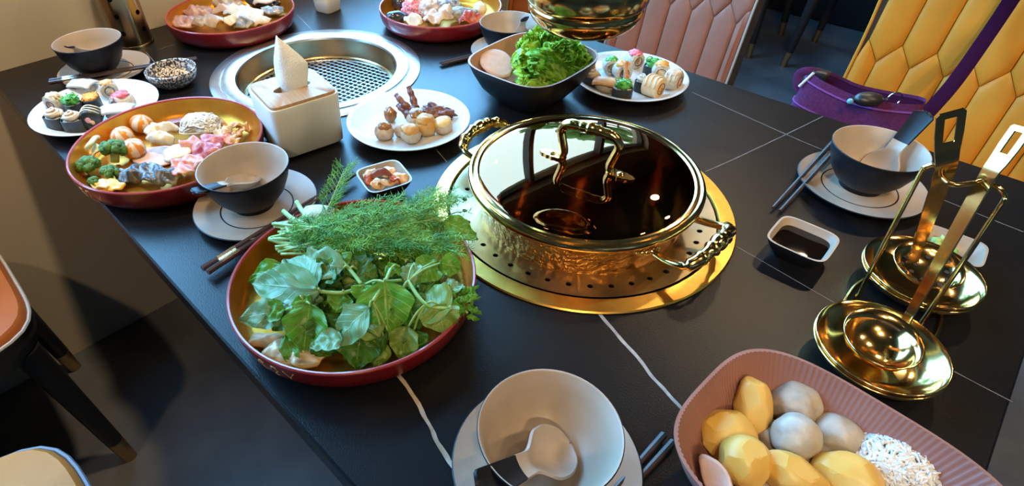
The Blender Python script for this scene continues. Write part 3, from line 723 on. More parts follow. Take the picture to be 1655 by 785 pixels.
def tissue():
    base = V((-0.776, 0.402, TZ + 0.075)); R = Matrix.Rotation(math.radians(-10), 3, 'Z')
    rt = (RIGHT - V((0, 0, RIGHT.z))).normalized(); bk = V((-rt.y, rt.x, 0))
    def pt(a, b, z): return base + rt * a + bk * b + V((0, 0, z))
    rows = [[pt(-0.020, 0.004, 0.0), pt(-0.006, -0.006, 0.0), pt(0.010, -0.004, 0.0), pt(0.021, 0.004, 0.0)],
            [pt(-0.023, 0.004, 0.028), pt(-0.008, -0.007, 0.028), pt(0.012, -0.004, 0.027), pt(0.025, 0.004, 0.026)],
            [pt(-0.021, 0.004, 0.055), pt(-0.006, -0.006, 0.055), pt(0.014, -0.003, 0.052), pt(0.030, 0.004, 0.049)],
            [pt(-0.014, 0.004, 0.080), pt(-0.004, -0.003, 0.077), pt(0.012, 0.000, 0.068), pt(0.027, 0.004, 0.060)],
            [pt(-0.0085, 0.004, 0.097), pt(-0.006, 0.003, 0.0950), pt(-0.002, 0.004, 0.091), pt(0.002, 0.005, 0.087)]]
    cols = [catmull(rw, 6) for rw in rows]
    grid = list(zip(*[catmull(c, 6) for c in zip(*cols)]))
    nv, nu = len(grid) - 1, len(grid[0]) - 1
    def fn(u, v):
        p = grid[min(nv, round(v * nv))][min(nu, round(u * nu))]
        return p + V((0, 0, 0)) + rt.cross(V((0, 0, 1))) * 0.0012 * noise.noise(p * 60)
    o = MB().sheet(fn, nu, nv, 0.0012).build('tissue', PAPER, sharp=None)
    return tag(o, 'white embossed paper tissue standing up out of the box', 'tissue')
tissue()
# white container at the top, perforated cylinder
wb = at(528, 22)
tag(MB().lathe([(0, 0), (0.0225, 0.0), (0.0245, 0.003), (0.0262, 0.03), (0.029, 0.11), (0.028, 0.116), (0.012, 0.118), (0.010, 0.130), (0, 0.131)], 64, shape=sq(5, 1, 1.0)).build('squeeze_bottle', WHITEM, loc=(wb.x - 0.018, wb.y + 0.018, TZ), rot=(0, 0, 0.2), sharp=50), 'white square-sided bottle standing between the two far trays', 'bottle')
def cylinder():
    t = thing('utensil_cylinder', 'perforated aged brass cylinder standing by the beige wall', 'cylinder', (-1.384, 0.372, TZ))
    n, H = 72, 0.20; R0 = 0.037
    hole_a = [0.0, PI / 2 + 0.1, PI, -PI / 2 + 0.15]; vs, fs = [], []
    zs = [0.0]; holes_z = [0.035 + 0.034 * k for k in range(5)]
    # wall built of quads; holes are octagons cut into 4-column wide windows
    per = 12; cols = n; rows = 40; dz = H / rows
    keep = {}
    def P(a, z): return (R0 * (1 + 0.012 * math.cos(9 * a)) * math.cos(a), R0 * (1 + 0.012 * math.cos(9 * a)) * math.sin(a), z)
    mb = MB(); hr = 0.0052
    hs = [(angc, zc) for k, angc in enumerate([0.45 * 2 * PI / 5 + 2 * PI * i / 5 for i in range(5)]) for zc in holes_z]
    skip = set()
    for (ac, zc) in hs:
        j0 = int(round(ac / (2 * PI) * n)); i0 = int(round(zc / dz)); ac = j0 * 2 * PI / n; zc = i0 * dz
        for dj in (-2, -1, 0, 1):
            for di in (-2, -1, 0, 1): skip.add(((j0 + dj) % n, i0 + di))
        per_pts = [(2, 0), (2, 1), (2, 2), (1, 2), (0, 2), (-1, 2), (-2, 2), (-2, 1), (-2, 0), (-2, -1), (-2, -2), (-1, -2), (0, -2), (1, -2), (2, -2), (2, -1)]
        ov = [P(ac + q * 2 * PI / n, zc + s_ * dz) for q, s_ in per_pts]
        iv = [P(ac + hr / R0 * math.cos(2 * PI * k / 16), zc + hr * math.sin(2 * PI * k / 16)) for k in range(16)]
        mb.add(ov + iv, [(k, (k + 1) % 16, 16 + (k + 1) % 16, 16 + k) for k in range(16)])
    vs = [P(2 * PI * j / n, i * dz) for i in range(rows + 1) for j in range(n)]
    fs = [(i * n + j, i * n + (j + 1) % n, (i + 1) * n + (j + 1) % n, (i + 1) * n + j) for i in range(rows) for j in range(n) if (j, i) not in skip]
    mb.add(vs, fs).build('perforated_wall', BRASS, t, sharp=None)
    MB().lathe([(0.0, 0.001), (0.036, 0.001), (0.0385, 0.0), (0.0385, 0.004), (0.0372, 0.006), (0, 0.005)], 48).build('base', BRASS, t)
    MB().lathe([(0.0355, H - 0.003), (0.0385, H - 0.003), (0.0385, H + 0.004), (0.0355, H + 0.004), (0.0355, H - 0.003)], 48).build('top_ring', BRASS, t)
    MB().lathe([(0.030, 0.006), (0.030, H)], 32).build('inner_liner', M('dark_liner', (0.03, 0.025, 0.02), rough=0.5, metal=0.5), t)
cylinder()

# ------------------------------------------------------------------ ladle rack and ladles
rk = thing('ladle_rack', 'gold wire ladle rack with two round drip dishes', 'ladle rack', (0.035, 0.642, TZ))
DISH = [(0, 0.003), (0.030, 0.003), (0.045, 0.008), (0.0575, 0.019), (0.061, 0.0255), (0.0612, 0.0275), (0.0598, 0.0275), (0.056, 0.0215), (0.044, 0.0105), (0.030, 0.0055), (0, 0.005)]
for yy, nm in ((0.070, 0), (-0.082, 1)):
    for dz in (0.0, 0.0028):
        MB().lathe([(a, b + dz) for a, b in DISH], 80).build('drip_dish', GOLD, rk, loc=(0.004, yy, dz), sharp=None)
W = 0.0025
base = []
for k in range(33):
    t_ = 2 * PI * k / 32; base.append((0.030 * math.copysign(abs(math.cos(t_)) ** 0.55, math.cos(t_)) * 1.5, 0.070 * math.copysign(abs(math.sin(t_)) ** 0.7, math.sin(t_)), 0.0022))
MB().tube(catmull(base[:-1], 3, True) + [V(base[0])], W, 8, caps=False).build('base_wire', GOLD, rk, sharp=None)
up = catmull([(-0.036, 0.004, 0.003), (-0.040, 0.006, 0.06), (-0.047, 0.009, 0.165), (-0.046, 0.009, 0.181), (-0.038, 0.008, 0.186), (-0.030, -0.002, 0.181), (-0.020, -0.006, 0.180), (-0.008, 0.002, 0.184), (0.0, 0.010, 0.186), (0.008, 0.006, 0.186), (0.014, 0.006, 0.184), (0.019, 0.008, 0.178), (0.020, 0.006, 0.165), (0.025, 0.005, 0.06), (0.027, 0.003, 0.003)], 6)
MB().tube(up, W, 8).build('upright_wire', GOLD, rk, sharp=None)
def strip_handle(mb, pts, wds, th, slot=None, up=(0, 0, 1)):
    """flat bar along pts with widths; slot = index range left open in the middle"""
    pts = [V(p) for p in pts]; n = len(pts); rows = []
    for i, p in enumerate(pts):
        t = (pts[min(i + 1, n - 1)] - pts[max(i - 1, 0)]).normalized(); b = V(up).cross(t).normalized(); nn = t.cross(b)
        rows.append((p, b, nn))
    def bar(a0, a1, lo, hi):
        vs = []
        for i in range(a0, a1 + 1):
            p, b, nn = rows[i]
            for s_, q in ((lo, -1), (hi, -1), (hi, 1), (lo, 1)): vs.append(p + b * (s_(i) if callable(s_) else s_) + nn * (q * th / 2))
        fs = []
        for i in range(a1 - a0):
            for j in range(4): fs.append((4 * i + j, 4 * i + (j + 1) % 4, 4 * i + 4 + (j + 1) % 4, 4 * i + 4 + j))
        fs += [(3, 2, 1, 0), tuple(4 * (a1 - a0) + j for j in range(4))]
        mb.add(vs, fs)
    W0 = lambda i: -wds[i]; W1 = lambda i: wds[i]
    if slot:
        a, b_ = slot; bar(0, a, W0, W1); bar(b_, n - 1, W0, W1)
        bar(a, b_, W0, lambda i: -wds[i] * 0.42); bar(a, b_, lambda i: wds[i] * 0.42, W1)
    else: bar(0, n - 1, W0, W1)
# ladle with solid bowl
def ladle(bowlc, neck, rest, top, label, slotted, face):
    t = thing('slotted_spoon' if slotted else 'ladle', label, 'ladle', bowlc, 0, 'gold hot pot ladles')
    o = V(bowlc); rb = 0.036
    T = Matrix.Translation((0, 0, 0.0))
    pr = [(0, -0.018), (0.014, -0.0165), (0.025, -0.0105), (0.032, -0.002), (rb, 0.009), (rb - 0.0012, 0.0095), (0.0305, -0.0008), (0.024, -0.009), (0.0135, -0.0148), (0, -0.0162)]
    if slotted: pr = [(a * 1.0, b * 0.6 + 0.002) for a, b in pr]
    tl_ = Matrix.Rotation(0.12, 4, V((1, 0.4, 0)))
    b = MB().lathe(pr, 48, T=tl_).build('ladle_bowl', GOLD, t, sharp=None)
    if slotted:
        for k in range(16):
            rr = 0.012 if k < 5 else 0.023; a = 2 * PI * k / (5 if k < 5 else 11)
            MB().lathe([(0.0026, 0.0), (0.0026, 0.0006), (0, 0.0006)], 8, T=tl_ @ Matrix.Translation((rr * math.cos(a), rr * math.sin(a), -0.0068 if k < 5 else -0.0028))).build('slot_hole', BLACKPIT, b)
    ps = catmull([V(neck) - o, V(neck).lerp(V(rest), 0.25) - o, V(neck).lerp(V(rest), 0.6) - o, V(rest) - o, V(rest).lerp(V(top), 0.35) - o, V(rest).lerp(V(top), 0.7) - o, V(top) - o], 5)
    n = len(ps); wd = []
    for i in range(n):
        k = i / (n - 1); wd.append(0.0052 + 0.0055 * min(1, max(0, (k - 0.05) / 0.75)))
    wd[-1] *= 0.8; wd[0] = 0.007
    mb = MB(); strip_handle(mb, ps, wd, 0.0016, slot=(int(n * 0.72), n - 3), up=V(face))
    mb.build('handle', GOLD, t, sharp=30)
    return t
ladle((0.036, 0.556, TZ + 0.037), (0.046, 0.592, TZ + 0.044), (0.0335, 0.648, TZ + 0.190), (0.0345, 0.668, TZ + 0.236), 'gold ladle with a shiny round bowl, in the front drip dish', False, (-0.68, -0.45, 0.5))
ladle((0.040, 0.716, TZ + 0.033), (0.026, 0.712, TZ + 0.036), (0.0030, 0.638, TZ + 0.190), (-0.0165, 0.612, TZ + 0.254), 'dark gold slotted spoon leaning in the rear drip dish', True, (0.35, -0.75, 0.3))

# ------------------------------------------------------------------ bag, strap, key fob
PURP = M('purple_canvas', (0.125, 0.026, 0.095), (0.090, 0.018, 0.072), sc_=220, rough=0.9, bump=0.4, bsc=700, spec=0.2)
PURPD = M('purple_webbing', (0.024, 0.005, 0.020), rough=1.0, bump=0.4, bsc=600, spec=0.0)
bagx, bagy, bagz = -0.185, 1.335, 0.478
bag = thing('shoulder_bag', 'purple canvas shoulder bag on the mustard yellow chair', 'bag', (bagx, bagy, bagz))
def bagfn(u, v):
    a = 2 * PI * u; c, s_ = math.cos(a), math.sin(a); q = (abs(c) ** 3.2 + abs(s_) ** 3.2) ** (-1 / 3.2)
    k = 1.0 + 0.06 * math.sin(PI * v) - 0.14 * v
    x = 0.122 * c * q * k; y = 0.052 * s_ * q * (1.12 - 0.55 * v)
    z = 0.232 * v - 0.008 * v * math.cos(PI * x / 0.13) * (1 if v > 0.5 else 0)
    f = 0.004 * noise.noise(V((x * 22, y * 30, z * 16)))
    return V((x + f, y + f, z))
MB().sheet(bagfn, 72, 26).add([bagfn(i / 72, 0) for i in range(72)], [tuple(range(72))[::-1]]).build('bag_body', PURP, bag, sharp=None)
MB().add([bagfn(i / 72, 0.97) for i in range(72)], [tuple(range(72))]).build('bag_top', PURPD, bag, sharp=None)
for vv in (0.93, 0.72):
    pts = [bagfn(u / 40, vv) * 1.0 for u in range(20, 41)]
    MB().tube([V((p.x * 1.015, p.y * 1.05, p.z)) for p in pts], 0.0022 if vv > 0.9 else 0.0018, 6).build('seam', M('purple_seam', (0.19, 0.04, 0.22), rough=0.8), bag)
def pocket(u, v):
    p = bagfn(0.56 + 0.38 * u, 0.08 + 0.60 * v); return V((p.x, p.y * 1.10 - 0.002, p.z))
MB().sheet(pocket, 24, 10).build('front_pocket', PURP, bag, sharp=None)
tab = catmull([(-0.112, -0.01, 0.19), (-0.124, -0.012, 0.222), (-0.110, -0.014, 0.238), (-0.090, -0.006, 0.236), (-0.075, 0.002, 0.222)], 5)
MB().tube(tab, 0.009, 8, flat=0.28, up=(0, 1, 0)).build('strap_tab', PURP, bag)
MB().tube([(-0.112, -0.022, 0.205), (-0.096, -0.020, 0.240)], 0.0028, 8).build('buckle_bar', M('white_clip', (0.75, 0.75, 0.75), rough=0.25), bag)
MB().bbox(-0.102, -0.070, -0.016, 0.012, 0.222, 0.243, 0.005).build('buckle', BLK, bag)
st = catmull([V((-0.075, 1.345, 0.670)) , V((-0.064, 1.50, 0.70)), V((-0.060, 1.640, 0.775)), V((-0.056, 1.665, 0.87)), V((-0.05, 1.69, 0.935)), V((-0.045, 1.78, 0.88)), V((-0.045, 1.80, 0.70))], 8)
MB().tube([p - V(bag.location) for p in st], 0.014, 8, flat=0.10, up=(0, 0, 1)).build('shoulder_strap', PURPD, bag, sharp=30)
kf = at(1403, 162, -0.040)
fob = thing('key_fob', 'black oval key fob with ring lying on top of the purple bag', 'key fob', (kf.x, kf.y, kf.z - 0.010))
ax = RIGHT - V((0, 0, RIGHT.z))
MB().blob((0, 0, 0.012), (0.028, 0.018, 0.0135), 3, 0.05, 1, 1, T=Matrix.Rotation(PI / 4, 4, 'Z')).build('fob_body', BLK, fob, sharp=None)
rc = ax * 0.050 + V((0, 0, 0.012))
MB().tube([rc + ax * (0.014 * math.cos(2 * PI * k / 24)) + V((0, 0, 0.014 * math.sin(2 * PI * k / 24))) for k in range(25)], 0.0014, 6, caps=False).build('key_ring', SILVER, fob)
for k in range(4): MB().blob(ax * (0.028 + 0.003 * k) + V((0, 0, 0.012)), (0.0022, 0.0022, 0.0022), 1, 0).build('chain_link', SILVER, fob)
MB().blob(ax * -0.034 + V((0, 0, 0.008)), (0.006, 0.006, 0.006), 2, 0).build('blue_bead', M('blue_bead', (0.12, 0.35, 0.45), rough=0.2), fob, sharp=None)

# ------------------------------------------------------------------ food materials
RICE = M('cooked_rice', (0.58, 0.53, 0.45), (0.46, 0.40, 0.32), sc_=300, rough=0.5, bump=0.8, bsc=420)
NORI = M('nori_seaweed', (0.010, 0.012, 0.014), (0.022, 0.026, 0.024), sc_=120, rough=0.38, bump=0.4, bsc=300)
MAYO = M('mayonnaise', (0.62, 0.54, 0.38), rough=0.3)
CREAMT = M('cream_topping', (0.50, 0.37, 0.24), (0.64, 0.54, 0.41), sc_=130, rough=0.45, bump=0.5, bsc=160)
ROE = M('orange_roe', (0.72, 0.26, 0.02), (0.85, 0.42, 0.05), sc_=500, rough=0.25, bump=0.8, bsc=700)
WAKAME = M('wakame_green', (0.03, 0.24, 0.03), (0.12, 0.46, 0.08), sc_=110, rough=0.25, bump=0.5, bsc=120)
REDT = M('pink_red_roe', (0.62, 0.03, 0.07), (0.78, 0.20, 0.24), sc_=260, rough=0.35, bump=0.6, bsc=420)
SALM = M('seared_salmon', (0.62, 0.28, 0.08), (0.72, 0.47, 0.24), sc_=70, rough=0.35, bump=0.3, bsc=120)
FRY = M('fried_crust', (0.40, 0.13, 0.03), (0.58, 0.26, 0.07), sc_=160, rough=0.55, bump=0.9, bsc=260)
BROWNF = M('brown_filling', (0.24, 0.10, 0.05), (0.42, 0.22, 0.11), sc_=150, rough=0.5, bump=0.5, bsc=250)
PINKF = M('pink_filling', (0.68, 0.24, 0.22), (0.75, 0.42, 0.36), sc_=100, rough=0.45)
WHITEF = M('white_fish', (0.58, 0.55, 0.51), (0.48, 0.42, 0.38), sc_=60, rough=0.35, bump=0.4, bsc=90)
BLUEF = M('pale_fish_skin', (0.50, 0.56, 0.62), (0.68, 0.70, 0.70), sc_=40, rough=0.25, bump=0.4, bsc=80)
SKIN = M('grey_fish_skin', (0.016, 0.016, 0.018), (0.30, 0.28, 0.26), c3=(0.062, 0.060, 0.062), sc_=22, rough=0.32, lo=0.36, hi=0.66, dist=1.4, bump=0.8, bsc=60, stretch=(2.6, 0.8, 1))
MEAT = M('pink_meat', (0.50, 0.14, 0.12), (0.62, 0.41, 0.33), c3=(0.56, 0.26, 0.22), sc_=45, rough=0.4, lo=0.32, hi=0.64, dist=1.0, bump=0.3, bsc=80)
MEATR = M('deep_pink_meat', (0.34, 0.035, 0.05), (0.56, 0.24, 0.21), sc_=55, rough=0.35, lo=0.4, hi=0.66, dist=1.2)
MINCE = M('pink_mince', (0.58, 0.08, 0.13), (0.80, 0.42, 0.44), sc_=190, rough=0.4, bump=1.0, bsc=230, bd=0.004)
HAM = M('pale_ham', (0.54, 0.36, 0.29), (0.60, 0.43, 0.36), sc_=130, rough=0.5, bump=0.15, bsc=260)
PURPM = M('purple_grey_meat', (0.26, 0.13, 0.15), (0.46, 0.34, 0.32), sc_=40, rough=0.35, dist=1.5, bump=0.4, bsc=70)
GREYM = M('grey_offal', (0.22, 0.19, 0.18), (0.46, 0.41, 0.37), sc_=38, rough=0.35, dist=1.3, bump=0.5, bsc=70)
SQUID = M('blue_grey_squid', (0.10, 0.13, 0.18), (0.42, 0.43, 0.42), sc_=30, rough=0.25, dist=1.6, bump=0.4, bsc=60)
TRIPE = M('pale_tripe', (0.44, 0.32, 0.28), (0.54, 0.46, 0.40), sc_=40, rough=0.35, dist=1.0, bump=0.5, bsc=70)
CREAMF = M('cream_squid', (0.58, 0.49, 0.32), (0.64, 0.58, 0.44), sc_=40, rough=0.3, bump=0.2, bsc=60)
NOOD = M('white_noodle', (0.54, 0.53, 0.46), (0.62, 0.61, 0.54), sc_=60, rough=0.5, bump=0.25, bsc=200, spec=0.3)
MUSH = M('dried_mushroom', (0.44, 0.20, 0.05), (0.64, 0.42, 0.20), sc_=60, rough=0.5, bump=0.4, bsc=100)
SAUS = M('purple_sausage', (0.20, 0.10, 0.10), (0.28, 0.15, 0.15), sc_=40, rough=0.35)
BROC = M('broccoli_floret', (0.030, 0.105, 0.015), (0.085, 0.22, 0.035), sc_=160, rough=0.6, bump=0.9, bsc=420)
BROCS = M('broccoli_stalk', (0.30, 0.42, 0.12), (0.46, 0.54, 0.24), sc_=50, rough=0.5)
CABB = M('pale_cabbage', (0.58, 0.60, 0.32), (0.74, 0.74, 0.54), sc_=30, rough=0.4)
YELL = M('yellow_squash', (0.66, 0.40, 0.05), (0.72, 0.54, 0.16), sc_=40, rough=0.4)
ORANGE = M('ball_orange', (0.56, 0.19, 0.012), rough=0.4); BALLW = M('ball_white', (0.60, 0.49, 0.38), rough=0.4)
GLAZE = M('brown_glaze', (0.20, 0.075, 0.02), (0.36, 0.16, 0.05), sc_=90, rough=0.18, coat=0.5, bump=0.3, bsc=120)
DUMP = M('dumpling_skin', (0.46, 0.36, 0.26), (0.32, 0.22, 0.14), sc_=130, rough=0.42, lo=0.5, hi=0.75, bump=0.4, bsc=150)
DUMPO = M('dumpling_orange', (0.58, 0.25, 0.03), (0.48, 0.32, 0.15), sc_=60, rough=0.4, bump=0.4, bsc=150)
ROAST = M('roast_brown', (0.085, 0.022, 0.014), (0.22, 0.075, 0.045), sc_=70, rough=0.32, bump=0.8, bsc=110, bd=0.003)
POT = M('yellow_potato', (0.60, 0.35, 0.06), (0.66, 0.46, 0.14), sc_=20, rough=0.42, bump=0.15, bsc=60)
FBALL = M('grey_fish_ball', (0.27, 0.23, 0.18), (0.47, 0.43, 0.37), c3=(0.39, 0.35, 0.29), sc_=45, rough=0.45, lo=0.28, hi=0.7, bump=0.5, bsc=110)
FBALLD = M('dark_fish_ball', (0.16, 0.12, 0.085), (0.30, 0.24, 0.18), sc_=45, rough=0.45, bump=0.5, bsc=110)
KIM = M('kimchi', (0.72, 0.33, 0.09), (0.80, 0.62, 0.42), sc_=70, rough=0.3, bump=0.4, bsc=100)
KIMR = M('kimchi_red', (0.40, 0.03, 0.02), (0.60, 0.14, 0.04), sc_=70, rough=0.25)
SOYM = M('soy_sauce', (0.006, 0.003, 0.002), rough=0.06)
BROTH = M('dip_sauce', (0.05, 0.03, 0.02), rough=0.08)
NUT = M('peanut_crumb', (0.56, 0.33, 0.16), (0.72, 0.52, 0.32), sc_=200, rough=0.6)
WASABI = M('wasabi_green', (0.18, 0.42, 0.10), (0.45, 0.62, 0.30), sc_=110, rough=0.45, bump=0.8, bsc=150)
RADISH = M('white_radish', (0.72, 0.73, 0.73), (0.64, 0.67, 0.68), sc_=80, rough=0.5, spec=0.3)
MUSS = M('mussel_black', (0.012, 0.015, 0.024), (0.03, 0.04, 0.06), sc_=30, rough=0.16, coat=0.4)

def slab_slice(rx, ry, amp, fr, th, seed, dome=0.0, nr=6, n=30, out=0.22):
    """irregular wrinkled slice lying on z = 0"""
    top, bot = [], []; s0 = V((seed * 5.1, seed * 2.3, seed * 9.7))
    for i in range(nr + 1):
        for j in range(n if i else 1):
            a = 2 * PI * j / n; k = i / nr
            o = 1 + out * noise.noise(V((math.cos(a) * 1.6, math.sin(a) * 1.6, 0)) + s0)
            x, y = rx * k * o * math.cos(a), ry * k * o * math.sin(a)
            z = amp * (noise.noise(V((x * fr, y * fr, 0)) + s0) + 0.45 * noise.noise(V((x * fr * 2.7, y * fr * 2.7, 4)) + s0)) + dome * (1 - k * k)
            top.append(V((x, y, z)))
    mz = min(p.z for p in top); top = [p - V((0, 0, mz - th)) for p in top]; bot = [p - V((0, 0, th)) for p in top]
    fs = []; I = lambda i, j: 0 if i == 0 else 1 + (i - 1) * n + j % n
    for i in range(nr):
        for j in range(n):
            fs.append((I(0, 0), I(1, j), I(1, j + 1)) if i == 0 else (I(i, j), I(i + 1, j), I(i + 1, j + 1), I(i, j + 1)))
    N_ = len(top); fs2 = [tuple(N_ + q for q in f[::-1]) for f in fs]
    rim = [(I(nr, j), N_ + I(nr, j), N_ + I(nr, j + 1), I(nr, j + 1)) for j in range(n)]
    return MB().add(top + bot, fs + fs2 + rim)
def food(mb, name, mat, loc, label, cat, rot=None, group=None, sharp=None):
    return tag(mb.build(name, mat, loc=loc, rot=rot, sharp=sharp), label, cat, group)
def slc(u, v, z, name, mat, rx, ry, rot, label, cat='meat slice', amp=0.006, fr=55, th=0.0022, tilt=(0, 0), dome=0.0, group=None, seed=None, out=0.22, nrm=None):
    slc.k += 1
    if nrm: return food(slab_slice(rx, ry, amp, fr, th, seed or slc.k, dome, out=out), name, mat, at(u, v, z), label, cat, V((0, 0, 1)).rotation_difference(V(nrm)).to_euler(), group)
    return food(slab_slice(rx, ry, amp, fr, th, seed or slc.k, dome, out=out), name, mat, at(u, v, z), label, cat, (tilt[0], tilt[1], rot), group)
slc.k = 0

# ------------------------------------------------------------------ sushi
def swirl(mb, c, rad, h, turns=2.2, w=0.0028, n=26, seed=0):
    pts = []
    for i in range(n):
        t_ = i / (n - 1); a = 2 * PI * turns * t_ + seed; rr = rad * (1 - 0.8 * t_)
        pts.append(V(c) + V((rr * math.cos(a), rr * math.sin(a), h * t_)))
    mb.tube(pts, [w * (1 - 0.35 * i / n) for i in range(n)], 7); return mb
def drizzle(t, r, ln, top, seed=0, k=3):
    mb = MB()
    for i in range(k):
        x = ln * (-0.3 + 0.6 * i / max(1, k - 1))
        mb.tube([(x + 0.002 * math.sin(seed + j), (r + 0.001) * math.cos(a), top + (r + 0.001) * math.sin(a)) for j, a in enumerate([0.25 + 0.3 * q for q in range(9)])], 0.0013, 6)
    mb.build('mayonnaise_stripes', MAYO, t, sharp=None)
def gunkan(loc, label, top, kind='blob', r=0.0145, h=0.021, rot=0.0, group='sushi', topm=None):
    t = thing('sushi_piece', label, 'sushi', loc, rot, group); shp = sq(3, 1.12, 0.92)
    MB().lathe([(0, 0), (r * 0.96, 0), (r, 0.002), (r * 1.02, h * 0.5), (r, h), (r * 0.96, h + 0.0003), (r * 0.93, h - 0.003)], 32, shape=shp).build('nori_wrap', NORI, t, sharp=50)
    MB().blob((0, 0, h - 0.004), (r * 1.02, r * 0.86, 0.006), 3, 0.18, 5, 1).build('rice', RICE, t, sharp=None)
    mb = MB()
    if kind == 'swirl':
        swirl(mb, (0, 0, h + 0.002), r * 0.85, 0.010, 2.4, 0.0036); mb.blob((0, 0, h + 0.003), (r * 0.95, r * 0.8, 0.006), 2, 0.3, 4, 2)
    elif kind == 'green':
        rnd = random.Random(int(loc[0] * 9999))
        mb.blob((0, 0, h + 0.004), (r * 0.95, r * 0.85, 0.008), 3, 0.35, 3, 3)
        for _ in range(26):
            a = rnd.uniform(0, 2 * PI); q = [V((r * 0.9 * rnd.uniform(-1, 1), r * 0.8 * rnd.uniform(-1, 1), h + rnd.uniform(0.004, 0.013))) for _ in range(4)]
            mb.tube(catmull(q, 4), 0.0009, 5)
    elif kind == 'roe':
        rnd = random.Random(5)
        mb.blob((0, 0, h + 0.001), (r * 1.0, r * 0.85, 0.005), 3, 0.15, 4, 4)
        for _ in range(60):
            x, y = r * rnd.uniform(-0.9, 0.9), r * 0.8 * rnd.uniform(-0.9, 0.9); mb.blob((x, y, h + 0.0045 - 0.002 * (x * x + y * y) / r / r), (0.0016, 0.0016, 0.0016), 1, 0)
    else:
        mb.blob((0, 0, h + 0.004), (r * 1.05, r * 0.9, 0.009), 3, 0.5, 3, 5)
    mb.build('topping', top, t, sharp=None)
    return t
def roll(loc, label, rot, r=0.0155, ln=0.024, outer=RICE, fill=BROWNF, fill2=ROE, top=None, drz=True, group='sushi', seed=0):
    """roll lying on its side; cut face towards local -x"""
    t = thing('sushi_roll', label, 'sushi', loc, rot, group)
    Rx = Matrix.Translation((0, 0, r)) @ Matrix.Rotation(PI / 2, 4, 'Y')
    MB().lathe([(0, -ln / 2), (r * 0.9, -ln / 2), (r, -ln / 2 + 0.0015), (r, ln / 2 - 0.0015), (r * 0.9, ln / 2), (0, ln / 2)], 28, T=Rx).build('rice', outer, t, sharp=50)
    F = Matrix.Translation((-ln / 2, 0, r)) @ Matrix.Rotation(-PI / 2, 4, 'Y')
    MB().lathe([(r * 0.56, -0.001), (r * 0.56, 0.0008), (r * 0.50, 0.0008), (r * 0.50, -0.001)], 24, T=F).build('nori_ring', NORI, t)
    MB().blob((-ln / 2 - 0.0002, r * 0.14, r * 1.1), (0.0012, r * 0.30, r * 0.34), 2, 0.4, 3, seed).build('filling', fill, t, sharp=None)
    MB().blob((-ln / 2 - 0.0002, -r * 0.2, r * 0.8), (0.0012, r * 0.24, r * 0.24), 2, 0.4, 3, seed + 1).build('filling', fill2, t, sharp=None)
    if top: MB().blob((0, 0, r * 1.78), (ln * 0.52, r * 0.75, r * 0.42), 3, 0.4, 3, seed + 2).build('topping', top, t, sharp=None)
    if drz: drizzle(t, r, ln, r, seed)
    return t
def nigiri(loc, label, rot, top, ln=0.040, group='sushi'):
    t = thing('sushi_piece', label, 'sushi', loc, rot, group)
    MB().blob((0, 0, 0.009), (ln * 0.46, 0.012, 0.010), 3, 0.15, 4, 2, flatten=0.9).build('rice', RICE, t, sharp=None)
    def fn(u, v):
        x = (v - 0.5) * ln * 1.1; y = (u - 0.5) * 0.029
        return V((x, y, 0.0225 - 22 * y * y - 5 * x * x + 0.001 * noise.noise(V((x * 120, y * 120, 1)))))
    MB().sheet(fn, 10, 14, 0.004).build('topping', top, t, sharp=None)
    return t
def fry(t, a, b, r=0.0045):
    P = [V(a).lerp(V(b), k / 8) for k in range(9)]
    MB().tube([p + V((0.001 * noise.noise(p * 200), 0, 0.001 * noise.noise(p * 170))) for p in P], [r * (1.0 + 0.3 * noise.noise(p * 260)) for p in P], 9).build('fried_prawn', FRY, t, sharp=None)
PZ = 0.0052; G1 = 'sushi on the plate near the wall'; G2 = 'sushi on the plate in front of the pink-brown chair'
facing = math.atan2(1, -1)            # direction of view across the table
gunkan(at(98, 207, PZ), 'dark seaweed sushi with cream topping, nearest the left rim of its plate', CREAMT, 'swirl', rot=0.5, group=G1, r=0.0155, h=0.024)
gunkan(at(126, 210, PZ), 'dark seaweed sushi with pale swirled cream beside the striped roll', CREAMT, 'swirl', rot=0.9, group=G1, r=0.0155, h=0.022)
roll(at(97, 180, PZ), 'white rice roll with grey swirl at the back left of its plate', facing - 0.3, 0.016, 0.022, RICE, BROWNF, WHITEF, CREAMT, True, G1, 3)
gunkan(at(125, 184, PZ), 'seaweed sushi topped with bright green seaweed salad', WAKAME, 'green', rot=0.2, group=G1, h=0.022)
gunkan(at(154, 176, PZ), 'seaweed sushi topped with orange roe', ROE, 'roe', rot=-0.4, group=G1, h=0.022, r=0.015)
nigiri(at(141, 151, PZ), 'rice sushi with folded white squid at the back of its plate', 0.6, WHITEF, group=G1)
t = roll(at(155, 203, PZ), 'dark seaweed roll with white stripes and pink filling', facing + 0.25, 0.0165, 0.028, NORI, PINKF, SALM, None, True, G1, 5)
roll(at(181, 156, PZ), 'white roll showing its coiled seaweed, at the back right of its plate', facing + 0.6, 0.015, 0.022, RICE, RICE, SALM, SALM, False, G1, 7)
roll(at(204, 178, PZ), 'white roll topped with red fish roe', facing - 0.4, 0.016, 0.030, RICE, BROWNF, WAKAME, REDT, False, G1, 8)
nigiri(at(196, 192, PZ), 'pale blue-white fish sushi beside the mixed meat tray', 0.95, BLUEF, 0.046, G1)
t = gunkan(at(953, 139, PZ), 'seaweed sushi with a fried prawn, half hidden behind the lettuce bowl', CREAMT, 'swirl', group=G2, rot=0.3, r=0.015, h=0.022)
fry(t, (0, 0.004, 0.024), (-0.004, 0.010, 0.064))
roll(at(985, 118, PZ), 'rice roll with green leaf on top, behind the salmon sushi', facing, 0.015, 0.024, RICE, BROWNF, BROWNF, WAKAME, False, G2, 11)
